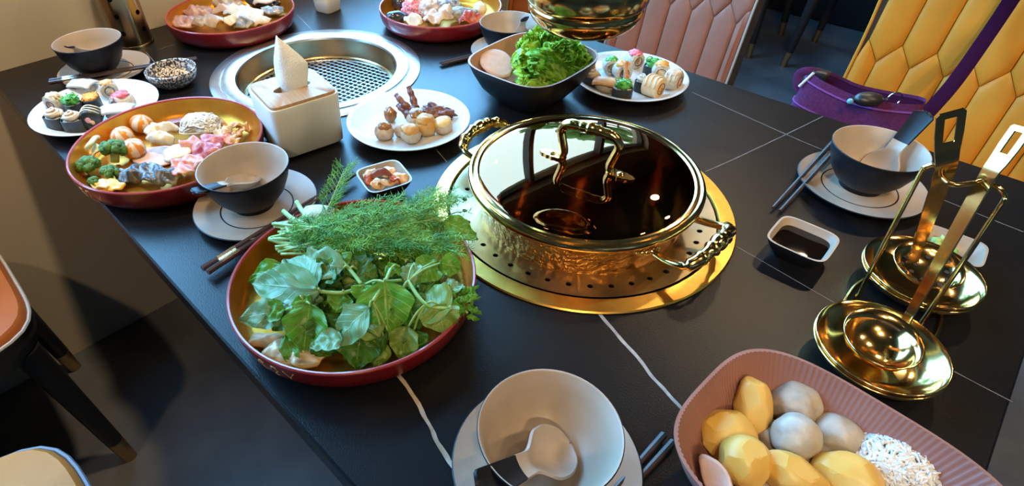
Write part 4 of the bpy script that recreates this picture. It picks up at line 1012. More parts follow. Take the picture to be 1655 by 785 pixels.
roll(at(1023, 108, PZ), 'rice roll with bright red topping at the back of its plate', facing + 0.4, 0.0155, 0.026, RICE, BROWNF, PINKF, REDT, False, G2, 12)
roll(at(1003, 128, PZ), 'rice roll with orange roe topping in the middle of its plate', facing + 0.2, 0.0165, 0.024, RICE, BROWNF, BROWNF, ROE, False, G2, 13)
nigiri(at(978, 148, PZ), 'seared salmon sushi at the front left of its plate', 0.35, SALM, 0.042, G2)
t = gunkan(at(1004, 158, PZ), 'dark seaweed sushi with green leaf and fried prawn, nearest the front rim', WAKAME, 'green', group=G2, rot=0.7, r=0.0155, h=0.021)
fry(t, (0.006, 0.004, 0.022), (0.004, 0.040, 0.050))
gunkan(at(1053, 120, PZ), 'seaweed sushi with a heap of green seaweed at the back right', WAKAME, 'green', group=G2, r=0.015, h=0.018)
roll(at(1065, 128, PZ), 'rice roll with yellow-orange roe at the right of its plate', facing - 0.2, 0.0165, 0.024, RICE, SALM, SALM, ROE, False, G2, 16)
roll(at(1053, 155, PZ), 'yellow omelette roll with cream stripes and orange filling', facing + 0.75, 0.019, 0.030, M('omelette', (0.66, 0.46, 0.22), (0.74, 0.60, 0.40), sc_=60, rough=0.45), ROE, BROWNF, None, True, G2, 17)
roll(at(1084, 145, PZ), 'rice roll with pink-striped sauce at the right edge of its plate', facing + 0.85, 0.0185, 0.026, RICE, PINKF, BROWNF, CREAMT, True, G2, 18)
gunkan(at(1034, 147, PZ), 'small seaweed sushi with white stripes between two rolls', WHITEF, 'swirl', group=G2, r=0.0105, h=0.020)

# ------------------------------------------------------------------ dumplings and roast feet
def dumpling(loc, label, r, body, cap, seed, capk=0.75, h=1.0):
    t = thing('dumpling', label, 'dumpling', loc, seed * 0.7, 'dumplings on the white plate')
    MB().blob((0, 0, r * 0.72 * h), (r, r * 0.96, r * 0.86 * h), 3, 0.22, 2.2, seed, flatten=0.84).build('dumpling_body', body, t, sharp=None)
    if cap: MB().blob((0.001, 0.0, r * 1.30 * h), (r * capk, r * capk * 0.9, r * 0.52), 3, 0.25, 2.0, seed + 3).build('cap', cap, t, sharp=None)
    return t
dumpling(at(622, 223, PZ), 'round dumpling with a glossy brown cap at the left of the white plate', 0.0158, DUMP, GLAZE, 1)
slc.k += 1
food(MB().blob((0, 0, 0.012), (0.011, 0.010, 0.014), 3, 0.35, 2, 4, flatten=0.85), 'glazed_piece', GLAZE, at(632, 196, PZ), 'small glossy brown piece alone on the white plate', 'meat')
dumpling(at(674, 203, PZ), 'white dumpling with a dark glazed cap, below the roast foot', 0.0170, DUMP, GLAZE, 3, 0.85)
dumpling(at(652, 219, PZ), 'speckled white dumpling left of the orange ones', 0.0150, DUMP, None, 9)
dumpling(at(665, 228, PZ), 'orange-topped dumpling nearest the front of the white plate', 0.0165, DUMP, DUMPO, 5, 0.9)
dumpling(at(690, 216, PZ), 'orange dumpling in the middle of the heap on the white plate', 0.0175, DUMPO, DUMPO, 6, 0.85, 1.15)
dumpling(at(717, 214, PZ), 'dumpling with a smooth yellow cap at the right of the white plate', 0.0160, DUMP, M('yellow_cap', (0.66, 0.42, 0.14), (0.72, 0.56, 0.28), sc_=40, rough=0.3), 7, 0.95)
def foot():
    P = at(672, 192, 0.012); t = thing('chicken_foot', 'dark roast chicken foot with toes pointing up the plate', 'chicken foot', P)
    def rel(u, v, z): return at(u, v, z) - P
    MB().blob(rel(668, 185, 0.020), (0.017, 0.015, 0.013), 3, 0.35, 2, 4, T=None).build('palm', ROAST, t, sharp=None)
    for pts in (((668, 180, 0.024), (653, 168, 0.036), (640, 153, 0.046)), ((672, 176, 0.026), (667, 158, 0.040), (660, 140, 0.054)), ((662, 182, 0.022), (652, 178, 0.026), (643, 170, 0.030)), ((676, 182, 0.022), (684, 180, 0.020), (690, 178, 0.017))):
        q = catmull([rel(*p) for p in pts], 6); n = len(q)
        MB().tube(q, [0.0070 * (1 - 0.45 * i / n) * (1 + 0.16 * math.sin(i * 1.6)) for i in range(n)], 9).build('toe', ROAST, t, sharp=None)
foot()
food(MB().blob((0, 0, 0.0), (0.026, 0.014, 0.012), 4, 0.7, 2.6, 8), 'roast_piece', ROAST, at(706, 182, 0.017), 'lumpy dark roast meat piece beside the chicken foot', 'meat', (0, 0.1, 0.6))

# ------------------------------------------------------------------ small dishes
rnd = random.Random(3)
food(MB().lathe([(0.0315, 0.0), (0.030, 0.0004), (0, 0.0005)], 48, shape=sq(5)), 'soy_sauce', SOYM, (-0.083, 0.680, TZ + 0.0185), 'dark soy sauce filling the small square dish', 'sauce', (0, 0, 0.02))
food(MB().lathe([(0.0395, 0.0), (0.038, 0.0005), (0, 0.0006)], 40), 'dipping_sauce', BROTH, PD + V((0, 0, 0.0185)), 'brown dipping sauce in the round speckled dish', 'sauce')
mb = MB()
for _ in range(240):
    a, q = rnd.uniform(0, 2 * PI), 0.034 * math.sqrt(rnd.random()); s_ = rnd.uniform(0.0012, 0.0024)
    mb.blob((q * math.cos(a) + 0.002, q * math.sin(a) * 0.8, rnd.uniform(0.0, 0.004) + 0.003 * (1 - q / 0.034)), (s_, s_ * rnd.uniform(0.6, 1), s_ * 0.8), 1, 0.3, 2, _)
tag(mb.build('chopped_peanuts', NUT, loc=PD + V((0, 0, 0.0188)), sharp=None), 'chopped peanuts floating on the dipping sauce', 'peanuts', kind='stuff')
kz = 0.012
for i, (u, v, s_, mt) in enumerate(((603, 288, 0.015, KIM), (612, 300, 0.014, KIM), (627, 285, 0.017, KIM), (646, 292, 0.014, KIM), (622, 303, 0.013, KIM), (595, 298, 0.012, KIMR), (640, 302, 0.010, KIMR))):
    P = at(u, v, kz + 0.006)
    P.x = max(kp.x - 0.019, min(kp.x + 0.019, P.x)); P.y = max(kp.y - 0.019, min(kp.y + 0.019, P.y))
    nm = ['at the left rim', 'at the front', 'at the back', 'at the right end', 'in the middle', 'dark red, at the left', 'dark red, at the front right'][i]
    food(slab_slice(s_, s_ * 0.72, 0.010, 60, 0.003, 20 + i, 0.006), 'kimchi_piece', mt, P, 'piece of kimchi in the small dish, ' + nm, 'kimchi', (rnd.uniform(-0.5, 0.5), rnd.uniform(-0.5, 0.5), rnd.uniform(0, 6)), 'kimchi pieces')
food(slab_slice(0.016, 0.004, 0.006, 60, 0.002, 33, 0.008), 'onion_strip', M('purple_strip', (0.30, 0.10, 0.08), rough=0.3), at(616, 284, 0.032), 'curved brown-purple strip lying on the kimchi', 'onion strip', (0.2, 0, 0.9))
mb = MB()
for _ in range(16):
    p = V((rnd.uniform(-0.013, 0.013), rnd.uniform(-0.010, 0.010), rnd.uniform(0.004, 0.014))); mb.blob(p, (0.006, 0.005, 0.005), 2, 0.6, 3, _)
food(mb, 'wasabi', WASABI, (0.047, 0.802, TZ + 0.006), 'mound of pale green wasabi behind the ladle handles', 'wasabi')

# ------------------------------------------------------------------ mixed tray on the left
def striped(u, v, label, rot):
    n, m_ = 30, 14; R0 = 0.0175; vs, fs, ms = [], [], []
    prof = [(R0 * math.sin(PI * k / m_) * (1 + 0.03 * math.sin(PI * k / m_)), R0 * 0.86 - R0 * 0.86 * math.cos(PI * k / m_)) for k in range(m_ + 1)]
    mb = MB().lathe(prof, n); mb.m = []
    for f in mb.f:
        c = sum((V(mb.v[i]) for i in f), V()) / len(f); a = math.atan2(c.y, c.x) % (2 * PI)
        mb.m.append(0 if int(a / (2 * PI) * 12) % 2 == 0 else 1)
    return tag(mb.build('striped_ball', [ORANGE, BALLW], loc=at(u, v, 0.0052), rot=rot, sharp=None), label, 'fish ball', 'orange and white striped balls')
striped(229, 213, 'orange and white striped ball farthest back of the three', (-0.25, 0.2, 0.3))
striped(207, 232, 'orange and white striped ball at the left of the three', (0.1, -0.25, 1.0))
striped(222, 252, 'orange and white striped ball nearest the front of the three', (0.1, 0.1, 0.1))
def floret(u, v, z, s_, label, seed, lean=(0, 0)):
    t = thing('broccoli_floret', label, 'broccoli', at(u, v, z), seed, 'broccoli florets'); rr = random.Random(seed)
    t.rotation_euler = (lean[0], lean[1], seed)
    MB().tube([(0, 0, 0), (0, 0, s_ * 0.5), (0, 0, s_ * 0.9)], [s_ * 0.28, s_ * 0.30, s_ * 0.45], 10).build('stalk', BROCS, t, sharp=None)
    mb = MB()
    for i in range(26):
        th, ph = rr.uniform(0, 2 * PI), math.acos(rr.uniform(-0.15, 1)); q = s_ * 0.62
        c = V((q * math.sin(ph) * math.cos(th), q * math.sin(ph) * math.sin(th), s_ * 0.95 + q * 0.62 * math.cos(ph)))
        mb.blob(c, (s_ * 0.34,) * 3, 3, 0.32, 7, i + seed)
    mb.build('crown', BROC, t, sharp=None)
floret(186, 262, 0.010, 0.0215, 'large broccoli floret beside the striped balls', 3, (0.35, 0.25))
floret(150, 284, 0.006, 0.0185, 'dark broccoli floret at the left rim of the tray', 5, (0.1, -0.1))
floret(178, 292, 0.006, 0.0150, 'broccoli floret above the yellow strip', 8, (0.2, 0.3))
floret(156, 300, 0.006, 0.0090, 'tiny broccoli sprig at the front left rim', 11, (0.1, 0.1))
slc(148, 252, 0.010, 'cabbage_piece', CABB, 0.026, 0.014, 0.5, 'pale curved cabbage piece at the left rim of the tray', 'cabbage', 0.010, 45, 0.003, (0.2, -0.3), 0.006)
slc(140, 272, 0.008, 'cabbage_piece', CABB, 0.020, 0.013, 1.3, 'pale green cabbage piece behind the dark floret', 'cabbage', 0.010, 45, 0.003, (0.0, -0.4), 0.006)
mb = MB().tube(catmull([at(140, 240, 0.03) - at(150, 240, 0.01), at(146, 233, 0.037) - at(150, 240, 0.01), at(153, 224, 0.035) - at(150, 240, 0.01), at(158, 222, 0.03) - at(150, 240, 0.01)], 6), 0.004, 9)
food(mb, 'cabbage_rib', CABB, at(150, 240, 0.01), 'thin cream cabbage rib leaning on the gold rim', 'cabbage')
slc(180, 304, 0.007, 'squash_strip', YELL, 0.024, 0.009, 0.6, 'yellow squash strip at the front of the tray', 'squash', 0.008, 60, 0.003)
slc(165, 306, 0.006, 'squash_strip', CABB, 0.018, 0.008, 0.3, 'yellow-green stalk strip beside the yellow squash', 'squash', 0.008, 60, 0.003)
slc(258, 254, 0.006, 'ham_slice', HAM, 0.040, 0.030, 0.9, 'flat pale ham slice in the middle of the tray', 'ham', 0.002, 30, 0.0025)
for i, (u, v, rx, ry, rot) in enumerate(((252, 222, 0.020, 0.012, 0.4), (268, 213, 0.020, 0.011, 0.9), (262, 228, 0.022, 0.010, 0.7))):
    slc(u, v, 0.012 + 0.006 * i, 'squid_piece', CREAMF, rx, ry, rot, 'cream-white squid piece behind the striped balls, ' + ['lowest', 'at the back', 'on top'][i], 'squid', 0.008, 50, 0.004, (0.15 * i, 0.1), 0.008, 'cream squid pieces')
def bar(P, Q, wd, ht, name, mat, label, cat):
    T = frame(P, Q); L_ = (V(Q) - V(P)).length
    mb = MB().bbox(0, L_, -wd / 2, wd / 2, 0, ht, 0.0018); o = mb.build(name, mat, sharp=40); o.matrix_world = T
    return tag(o, label, cat)
bar(at(274, 208, 0.006), at(333, 196, 0.006), 0.016, 0.013, 'sausage_bar', SAUS, 'purple-brown rectangular sausage bar at the back of the tray', 'sausage')
nd = at(330, 216, 0.006); mb = MB().blob((0, 0, 0.014), (0.032, 0.024, 0.018), 4, 0.35, 2.2, 2, flatten=0.75); rr = random.Random(4)
for i in range(170):
    a = rr.uniform(0, 2 * PI); q = [V((0.030 * rr.uniform(-1, 1), 0.022 * rr.uniform(-1, 1), 0)) for _ in range(4)]
    q = [V((p.x, p.y, 0.014 + 0.0185 * math.sqrt(max(0, 1 - min(1, (p.x / 0.033) ** 2 + (p.y / 0.025) ** 2))) + rr.uniform(0, 0.002))) for p in q]
    mb.tube(catmull(q, 5), 0.0011, 5)
food(mb, 'noodle_mound', NOOD, nd, 'mound of white glass noodles at the back right of the tray', 'noodles', (0, 0, 0.8))
fl = [(358, 205, 0.0), (372, 214, 0.5), (386, 210, 1.1), (392, 222, 1.9), (378, 228, 2.4), (364, 222, 0.9), (396, 214, 2.0), (384, 232, 0.2)]
for i, (u, v, a) in enumerate(fl):
    P = at(u, v, 0.008 + 0.004 * (i % 3))
    food(slab_slice(0.015, 0.009, 0.010, 70, 0.0015, 60 + i, 0.003), 'mushroom_flake', MUSH, P, 'thin brown dried mushroom flake ' + ['nearest the noodle mound', 'in the middle of its heap', 'at the back of its heap', 'touching the gold rim', 'at the front of its heap', 'under the pink slice', 'farthest right of its heap', 'nearest the bowl'][i], 'mushroom', (0.3 * math.sin(i * 2), 0.4 * math.cos(i * 3), a), 'dried mushroom flakes')
slc(344, 230, 0.018, 'meat_slice', MEATR, 0.020, 0.012, 0.5, 'round deep pink slice next to the mushroom flakes', 'meat slice', 0.004, 40, 0.003, (0.2, 0.2), 0.005)
slc(368, 226, 0.016, 'meat_slice', MEAT, 0.016, 0.010, 0.2, 'small pale pink slice on the mushroom flakes', 'meat slice', 0.006, 50, 0.003, (0.1, 0.3), 0.004)
slc(287, 250, 0.014, 'fish_slice', CREAMF, 0.022, 0.018, 0.8, 'cream and grey fish slice on the ham', 'fish slice', 0.006, 40, 0.003, (0.3, -0.1), 0.008)
slc(318, 244, 0.014, 'meat_slice', MEAT, 0.026, 0.016, 0.4, 'folded pink meat slice with a whitish edge behind the pinkest one', 'meat slice', 0.013, 55, 0.0025, (0.1, 0.2), 0.006)
slc(308, 268, 0.012, 'meat_slice', MEAT, 0.025, 0.016, 1.0, 'rolled pink meat slice touching the bowl rim', 'meat slice', 0.015, 60, 0.0025, (0.3, 0), 0.008)
slc(340, 254, 0.014, 'meat_slice', MEATR, 0.026, 0.015, 0.7, 'pinkest folded meat slice, partly behind the bowl', 'meat slice', 0.014, 55, 0.0025, (0.1, -0.2), 0.006)
slc(300, 284, 0.010, 'meat_slice', MEAT, 0.022, 0.015, 0.3, 'pale pink meat slice low at the front rim of the tray', 'meat slice', 0.013, 60, 0.0025, (0.1, -0.2), 0.006)
slc(222, 288, 0.008, 'fish_skin', SKIN, 0.030, 0.019, 0.9, 'crumpled dark grey fish skin beside the broccoli', 'fish skin', 0.016, 60, 0.0022, (0.1, 0), 0.010, out=0.4)
slc(262, 290, 0.008, 'fish_skin', SKIN, 0.032, 0.017, 0.7, 'silvery grey fish skin in front of the ham', 'fish skin', 0.015, 60, 0.0022, (0.2, 0.1), 0.010, out=0.4)

# ------------------------------------------------------------------ far left tray
for i, (u, v, z, mt, rx, ry, rot, amp, lb, cat) in enumerate((
    (322, 28, 0.008, PURPM, 0.026, 0.018, 0.7, 0.014, 'purple-pink slice at the back left of the far tray', 'meat slice'),
    (300, 44, 0.008, PURPM, 0.026, 0.017, 0.3, 0.012, 'grey-pink veined slice at the front left rim of the far tray', 'meat slice'),
    (340, 42, 0.012, GREYM, 0.024, 0.014, 0.9, 0.012, 'grey offal slice in the front middle of the far tray', 'meat slice'),
    (366, 12, 0.010, GREYM, 0.030, 0.016, 0.6, 0.012, 'brown-grey offal piece at the very top of the far tray', 'meat slice'),
    (367, 24, 0.016, TRIPE, 0.028, 0.010, 0.75, 0.010, 'pale pink tripe strip lying across the far tray', 'tripe'),
    (372, 40, 0.014, CREAMF, 0.016, 0.009, 0.2, 0.012, 'small cream squid ring at the front of the far tray', 'squid'),
    (398, 30, 0.012, BLUEF, 0.030, 0.018, 0.8, 0.013, 'wrinkled pale blue fish skin at the right of the far tray', 'fish skin'),
    (412, 38, 0.010, WHITEF, 0.026, 0.011, 0.9, 0.008, 'white fish slice along the front rim of the far tray', 'fish slice'),
    (392, 44, 0.008, SQUID, 0.020, 0.011, 0.6, 0.010, 'dark blue-grey squid piece at the front of the far tray', 'squid'),
    (442, 22, 0.012, SQUID, 0.018, 0.012, 1.0, 0.008, 'dark shell at the right rim of the far tray', 'shell'),
    (430, 8, 0.014, MUSS, 0.030, 0.018, 0.8, 0.008, 'black oyster shell at the top right of the far tray', 'shell'),
    (428, 6, 0.022, WHITEF, 0.021, 0.013, 0.8, 0.008, 'white oyster lying in the black shell', 'oyster'))):
    rx *= 1.4; ry *= 1.45; slc(u, v, z, {'meat slice': 'offal_slice', 'tripe': 'tripe_strip', 'squid': 'squid_piece', 'fish skin': 'fish_skin', 'fish slice': 'fish_slice', 'shell': 'shell', 'oyster': 'oyster'}[cat], mt, rx, ry, rot, lb, cat, amp, 55, 0.0028, (0.12 * math.sin(i), 0.12 * math.cos(2 * i)), 0.014, out=0.35)
# ------------------------------------------------------------------ far right tray
def lump(u, v, z, name, mat, r, rot, label, cat, amp=0.5, fr=2.4, sub=4, seed=1):
    return food(MB().blob((0, 0, 0), r, sub, amp, fr, seed), name, mat, at(u, v, z), label, cat, (0.1, 0.1, rot))
lump(641, 28, 0.022, 'mussel', MUSS, (0.028, 0.015, 0.014), 1.2, 'glossy black mussel at the left of the beyond-grill tray', 'mussel', 0.2, 1.2, 4, 2)
lump(642, 8, 0.022, 'mussel', MUSS, (0.018, 0.008, 0.016), 0.2, 'upright black mussel behind the glossy one', 'mussel', 0.4, 1.6, 3, 4)
lump(668, 14, 0.024, 'minced_meat', MINCE, (0.026, 0.026, 0.022), 0.3, 'mound of bright pink minced meat', 'minced meat', 0.35, 4.0, 4, 3)
lump(694, 16, 0.024, 'minced_meat', TRIPE, (0.026, 0.024, 0.022), 0.5, 'mound of pale pink minced meat right of the brightest one', 'minced meat', 0.45, 4.0, 4, 5)
slc(670, 42, 0.008, 'tripe_piece', BLUEF, 0.022, 0.014, 0.5, 'pale bluish tripe at the front left rim beyond the grill', 'tripe', 0.014, 55, 0.003, (0, 0), 0.012, out=0.35)
slc(704, 38, 0.012, 'tripe_piece', TRIPE, 0.032, 0.020, 0.8, 'folded cream tripe at the front rim beyond the grill', 'tripe', 0.018, 50, 0.003, (0, 0), 0.012, out=0.35)
slc(722, 28, 0.016, 'tripe_piece', WHITEF, 0.022, 0.018, 0.2, 'white folded tripe in the middle of the beyond-grill tray', 'tripe', 0.014, 55, 0.003, (0, 0), 0.012, out=0.35)
lump(747, 22, 0.022, 'squid', SQUID, (0.034, 0.015, 0.014), 1.0, 'blue-grey squid body lying right of the white tripe', 'squid', 0.3, 2.0, 4, 7)
lump(726, 8, 0.024, 'squid', SQUID, (0.028, 0.014, 0.014), 0.6, 'blue-grey squid body at the back beyond the grill', 'squid', 0.35, 2.2, 4, 9)
slc(760, 38, 0.012, 'meat_slice', MEATR, 0.030, 0.013, 0.95, 'folded bright pink meat slice at the front right rim beyond the grill', 'meat slice', 0.014, 55, 0.003, (0.2, 0), 0.010, out=0.3)
lump(776, 14, 0.020, 'fish_ball', CREAMF, (0.016, 0.015, 0.014), 0.4, 'cream fish ball at the right of the beyond-grill tray', 'fish ball', 0.3, 2.0, 3, 11)

# ------------------------------------------------------------------ potatoes and balls in the big pink bowl
def pota(u, v, z, r, rot, label, seed):
    mb = MB(); vs, fs = ico(4); rr = random.Random(seed); out = []
    dirs = [V((rr.gauss(0, 1), rr.gauss(0, 1), rr.gauss(0, 1))).normalized() for _ in range(24)]
    for q in vs:
        q = V(q); k = 1.0
        for d in dirs:
            c = q.dot(d)
            if c > 0.89: k = min(k, 0.89 / c)
        out.append((q.x * r[0] * k, q.y * r[1] * k, q.z * r[2] * k))
    return food(mb.add(out, fs), 'potato', POT, at(u, v, z), label, 'potato', rot, 'peeled potatoes', sharp=16)
pota(1217, 656, 0.050, (0.0165, 0.0155, 0.0275), V((0, 0, 1)).rotation_difference(-DOWN).to_euler(), 'upright oval yellow potato at the back of the pink bowl', 1)
pota(1175, 704, 0.043, (0.0255, 0.024, 0.0225), (0.2, 0.3, 0.2), 'round yellow potato at the left wall of the pink bowl', 2)
pota(1203, 746, 0.054, (0.0215, 0.0215, 0.0215), (0.4, 0.2, 1.2), 'yellow potato with a pointed top in front of the left one', 3)
pota(1285, 772, 0.050, (0.030, 0.0175, 0.0175), (0.1, 0.3, 0.3), 'long yellow potato at the bottom edge of the picture', 4)
pota(1368, 768, 0.050, (0.026, 0.0190, 0.0190), (0.1, -0.2, 0.2), 'yellow potato next to the white radish heap', 5)
def fball(u, v, z, r, mt, label, seed):
    return food(MB().blob((0, 0, 0), (r, r * 0.96, r * 0.93), 4, 0.10, 1.6, seed), 'fish_ball', mt, at(u, v, z), label, 'fish ball', (seed, seed * 2, 0), 'grey fish balls')
fball(1284, 655, 0.045, 0.0225, FBALL, 'pale grey fish ball highest up against the pink bowl wall', 1)
fball(1287, 705, 0.055, 0.0200, FBALL, 'pale grey fish ball with a dark spot in the middle of the heap', 2)
fball(1352, 705, 0.043, 0.0205, FBALL, 'pale grey fish ball beside the white radish heap', 3)
fball(1243, 712, 0.028, 0.0200, FBALLD, 'dark grey fish ball deep between the potatoes', 4)
fball(1318, 752, 0.030, 0.0210, FBALLD, 'dark grey fish ball behind the long potato', 5)
fball(1225, 785, 0.022, 0.0200, FBALLD, 'dark grey fish ball at the bottom edge under the potatoes', 6)
rp = at(1448, 752, 0.040); rr = random.Random(12); mb = MB().blob((0, 0, -0.004), (0.037, 0.028, 0.025), 4, 0.15, 2.5, 3)
for i in range(1500):
    th, ph = rr.uniform(0, 2 * PI), math.acos(rr.uniform(-0.1, 1)); d = V((math.sin(ph) * math.cos(th), math.sin(ph) * math.sin(th), math.cos(ph)))
    c = V((d.x * 0.038, d.y * 0.028, d.z * 0.026 - 0.004)); e = (d + V((rr.gauss(0, 0.7), rr.gauss(0, 0.7), rr.gauss(0, 0.5)))).normalized()
    e = (e - d * e.dot(d) * 0.75).normalized(); mb.tube([c - e * 0.005, c + d * 0.0012, c + e * rr.uniform(0.004, 0.007)], [0.0009, 0.0017, 0.0007], 4)
food(mb, 'grated_radish', RADISH, rp, 'heap of grated white radish in the pink bowl', 'radish', (0, 0, 0.35))
slc(1165, 786, 0.056, 'ham_slice', HAM, 0.024, 0.011, -0.5, 'thin pink slice standing at the bottom left inside the pink bowl', 'ham', 0.003, 30, 0.003, (0.9, 0.2))

# ------------------------------------------------------------------ lettuce bowl
slc(803, 104, 0.056, 'ham_slice', HAM, 0.033, 0.033, 0.78, 'round pale ham slice at the left of the lettuce', 'ham', 0.0015, 25, 0.003, out=0.06, nrm=(0.42, -0.05, 0.9))
slc(815, 118, 0.026, 'ham_slice', M('brown_ham', (0.40, 0.25, 0.16), (0.52, 0.36, 0.26), sc_=120, rough=0.5), 0.036, 0.034, 0.6, 'brownish ham slice underneath the pale one', 'ham', 0.002, 25, 0.003, out=0.08, nrm=(0.25, -0.05, 0.95))
def lettmat():
    m = leafmat('lettuce_leaf', (0.46, 0.74, 0.07), (0.30, 0.60, 0.04), (0.60, 0.68, 0.16), 0.4, 5.0)
    return m
LETT = lettmat()
LP = at(880, 128, 0.020)
lett = thing('lettuce', 'bunch of frilly bright green lettuce leaves in the square bowl', 'lettuce', LP)
def frill(base, tip, wd, seed, cup=0.35, ruff=0.010, nrm=None):
    base, tip = V(base), V(tip); ax_ = (tip - base); L_ = ax_.length; ax_.normalize()
    nn = V(nrm) if nrm else V((0, 0, 1)); sd = nn.cross(ax_).normalized(); nn = ax_.cross(sd)
    rr = random.Random(seed); o1, o2 = rr.uniform(0, 9), rr.uniform(0, 9)
    def fn(u, v):
        s_ = 2 * u - 1; wv = wd * (0.18 + 0.82 * math.sin(PI * min(1, v * 0.62 + 0.06)) ** 0.9) * (1 if v < 0.85 else math.sqrt(max(0.02, 1 - ((v - 0.85) / 0.155) ** 2)))
        edge = min(1.0, max(abs(s_) ** 2.2, max(0, (v - 0.35) / 0.65) ** 1.4))
        q1 = V((s_ * 5.5, v * 8, seed)); q2 = V((s_ * 12, v * 17, seed + 9))
        z = cup * wv * s_ * s_ + 0.20 * L_ * (v - v * v) * 1.2
        z += ruff * (0.25 + 1.6 * edge) * (noise.noise(q1) * 1.5 + 1.1 * edge * noise.noise(q2))
        x = 1 + 0.16 * edge * noise.noise(q2 + V((4, 0, 0)))
        e2 = ruff * 1.5 * edge * noise.noise(q2 + V((0, 7, 0)))
        return base + ax_ * (L_ * v + e2) + sd * (s_ * wv * x) + nn * z
    return MB().sheet(fn, 64, 84, uv=True)
for i, (b, t_, wd, cup, nr) in enumerate((
    ((915, 130, 0.034), (835, 104, 0.085), 0.044, 0.15, (0.45, -0.35, 0.8)),
    ((918, 124, 0.034), (856, 56, 0.100), 0.046, 0.22, (0.5, -0.5, 0.6)),
    ((915, 134, 0.030), (846, 136, 0.064), 0.034, 0.2, (0.3, -0.3, 0.9)),
    ((905, 128, 0.034), (906, 66, 0.092), 0.040, 0.3, (0.5, -0.6, 0.6)),
    ((892, 122, 0.036), (952, 96, 0.066), 0.026, 0.5, (0.3, -0.4, 0.9)),
    ((895, 118, 0.034), (938, 74, 0.078), 0.032, 0.4, (0.5, -0.5, 0.7)),
    ((918, 130, 0.046), (872, 88, 0.092), 0.034, 0.1, (0.6, -0.6, 0.6)),
    ((868, 112, 0.070), (838, 92, 0.094), 0.022, -0.2, (0.7, -0.6, 0.3)), ((862, 84, 0.088), (850, 60, 0.108), 0.022, -0.3, (0.8, -0.6, 0.1)), ((872, 128, 0.056), (842, 126, 0.070), 0.020, -0.2, (0.6, -0.6, 0.4)),
    ((890, 76, 0.092), (892, 58, 0.106), 0.022, -0.2, (0.7, -0.7, 0.2)), ((880, 104, 0.085), (860, 96, 0.104), 0.020, 0.2, (0.7, -0.6, 0.4)), ((900, 92, 0.085), (918, 80, 0.094), 0.020, 0.2, (0.6, -0.7, 0.4)))):
    frill(at(*b) - LP, at(*t_) - LP, wd, 40 + i, cup, 0.0085, nr).build('lettuce_leaf', LETT, lett, sharp=None)

# ------------------------------------------------------------------ herb tray
GZ = 0.0052
for i, (u, v, rx, ry, rot, lb) in enumerate(((437, 556, 0.022, 0.013, 0.8, 'at the left rim'), (462, 580, 0.024, 0.012, 0.5, 'at the front rim'), (494, 582, 0.021, 0.012, 1.0, 'under the leaf tips'), (452, 568, 0.018, 0.011, 1.5, 'on top of the others'))):
    slc(u, v, GZ + 0.003 * i, 'squid_slice', M('yellow_squid', (0.66, 0.44, 0.22), (0.74, 0.60, 0.42), sc_=40, rough=0.3, bump=0.2, bsc=70), rx, ry, rot, 'yellowish squid slice in the herb tray, ' + lb, 'squid', 0.006, 50, 0.004, (0, 0.1), 0.006, 'yellow squid slices', out=0.3)
LF = [leafmat('leaf_pale', (0.27, 0.46, 0.25), (0.17, 0.37, 0.15), (0.42, 0.56, 0.30), 0.36), leafmat('leaf_mid', (0.15, 0.38, 0.030), (0.085, 0.27, 0.018), (0.30, 0.52, 0.10), 0.38),
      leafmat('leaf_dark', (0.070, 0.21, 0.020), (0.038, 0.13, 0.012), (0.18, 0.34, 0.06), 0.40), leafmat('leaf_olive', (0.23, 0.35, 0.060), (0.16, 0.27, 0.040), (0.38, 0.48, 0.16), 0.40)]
STEMM = M('green_stem', (0.20, 0.38, 0.07), (0.30, 0.48, 0.14), sc_=60, rough=0.4)
TOCAM = -FWD
def leaf(base, tip, wd, mt, parent, org, fold=0.25, curl=0.15, nrm=None, seed=0, pointed=1.0, name='leaf'):
    base, tip = V(base) - org, V(tip) - org; ax_ = tip - base; L_ = ax_.length; ax_.normalize()
    nn = V(nrm) if nrm else (V((0, 0, 0.8)) + TOCAM * 0.7); sd = nn.cross(ax_).normalized(); nn = ax_.cross(sd)
    def fn(u, v):
        s_ = 2 * u - 1; vv = max(0.0, min(1.0, v))
        w_ = wd * (math.sin(PI * vv ** 0.72) ** 0.85) * (1 + 0.05 * math.sin(17 * vv + seed)) * (1 - 0.12 * pointed * vv)
        z = fold * w_ * abs(s_) ** 1.3 - curl * L_ * vv * vv + 0.05 * L_ * math.sin(PI * vv) + 0.0050 * noise.noise(V((s_ * 1.8, vv * 4, seed))) + 0.0016 * noise.noise(V((s_ * 5, vv * 11, seed))) + 0.0012 * math.sin(21 * vv - 5 * abs(s_)) * abs(s_)
        return base + ax_ * (L_ * vv) + sd * (s_ * w_) + nn * z
    return MB().sheet(fn, 12, 22, uv=True).build(name, LF[mt], parent, sharp=None)
def Z7(u, v): return 320 + 0.4715 * u, 270 + 0.4715 * v      # reading grid of the herb tray close-up
def L7(u, v, z): return at(*Z7(u, v), z)
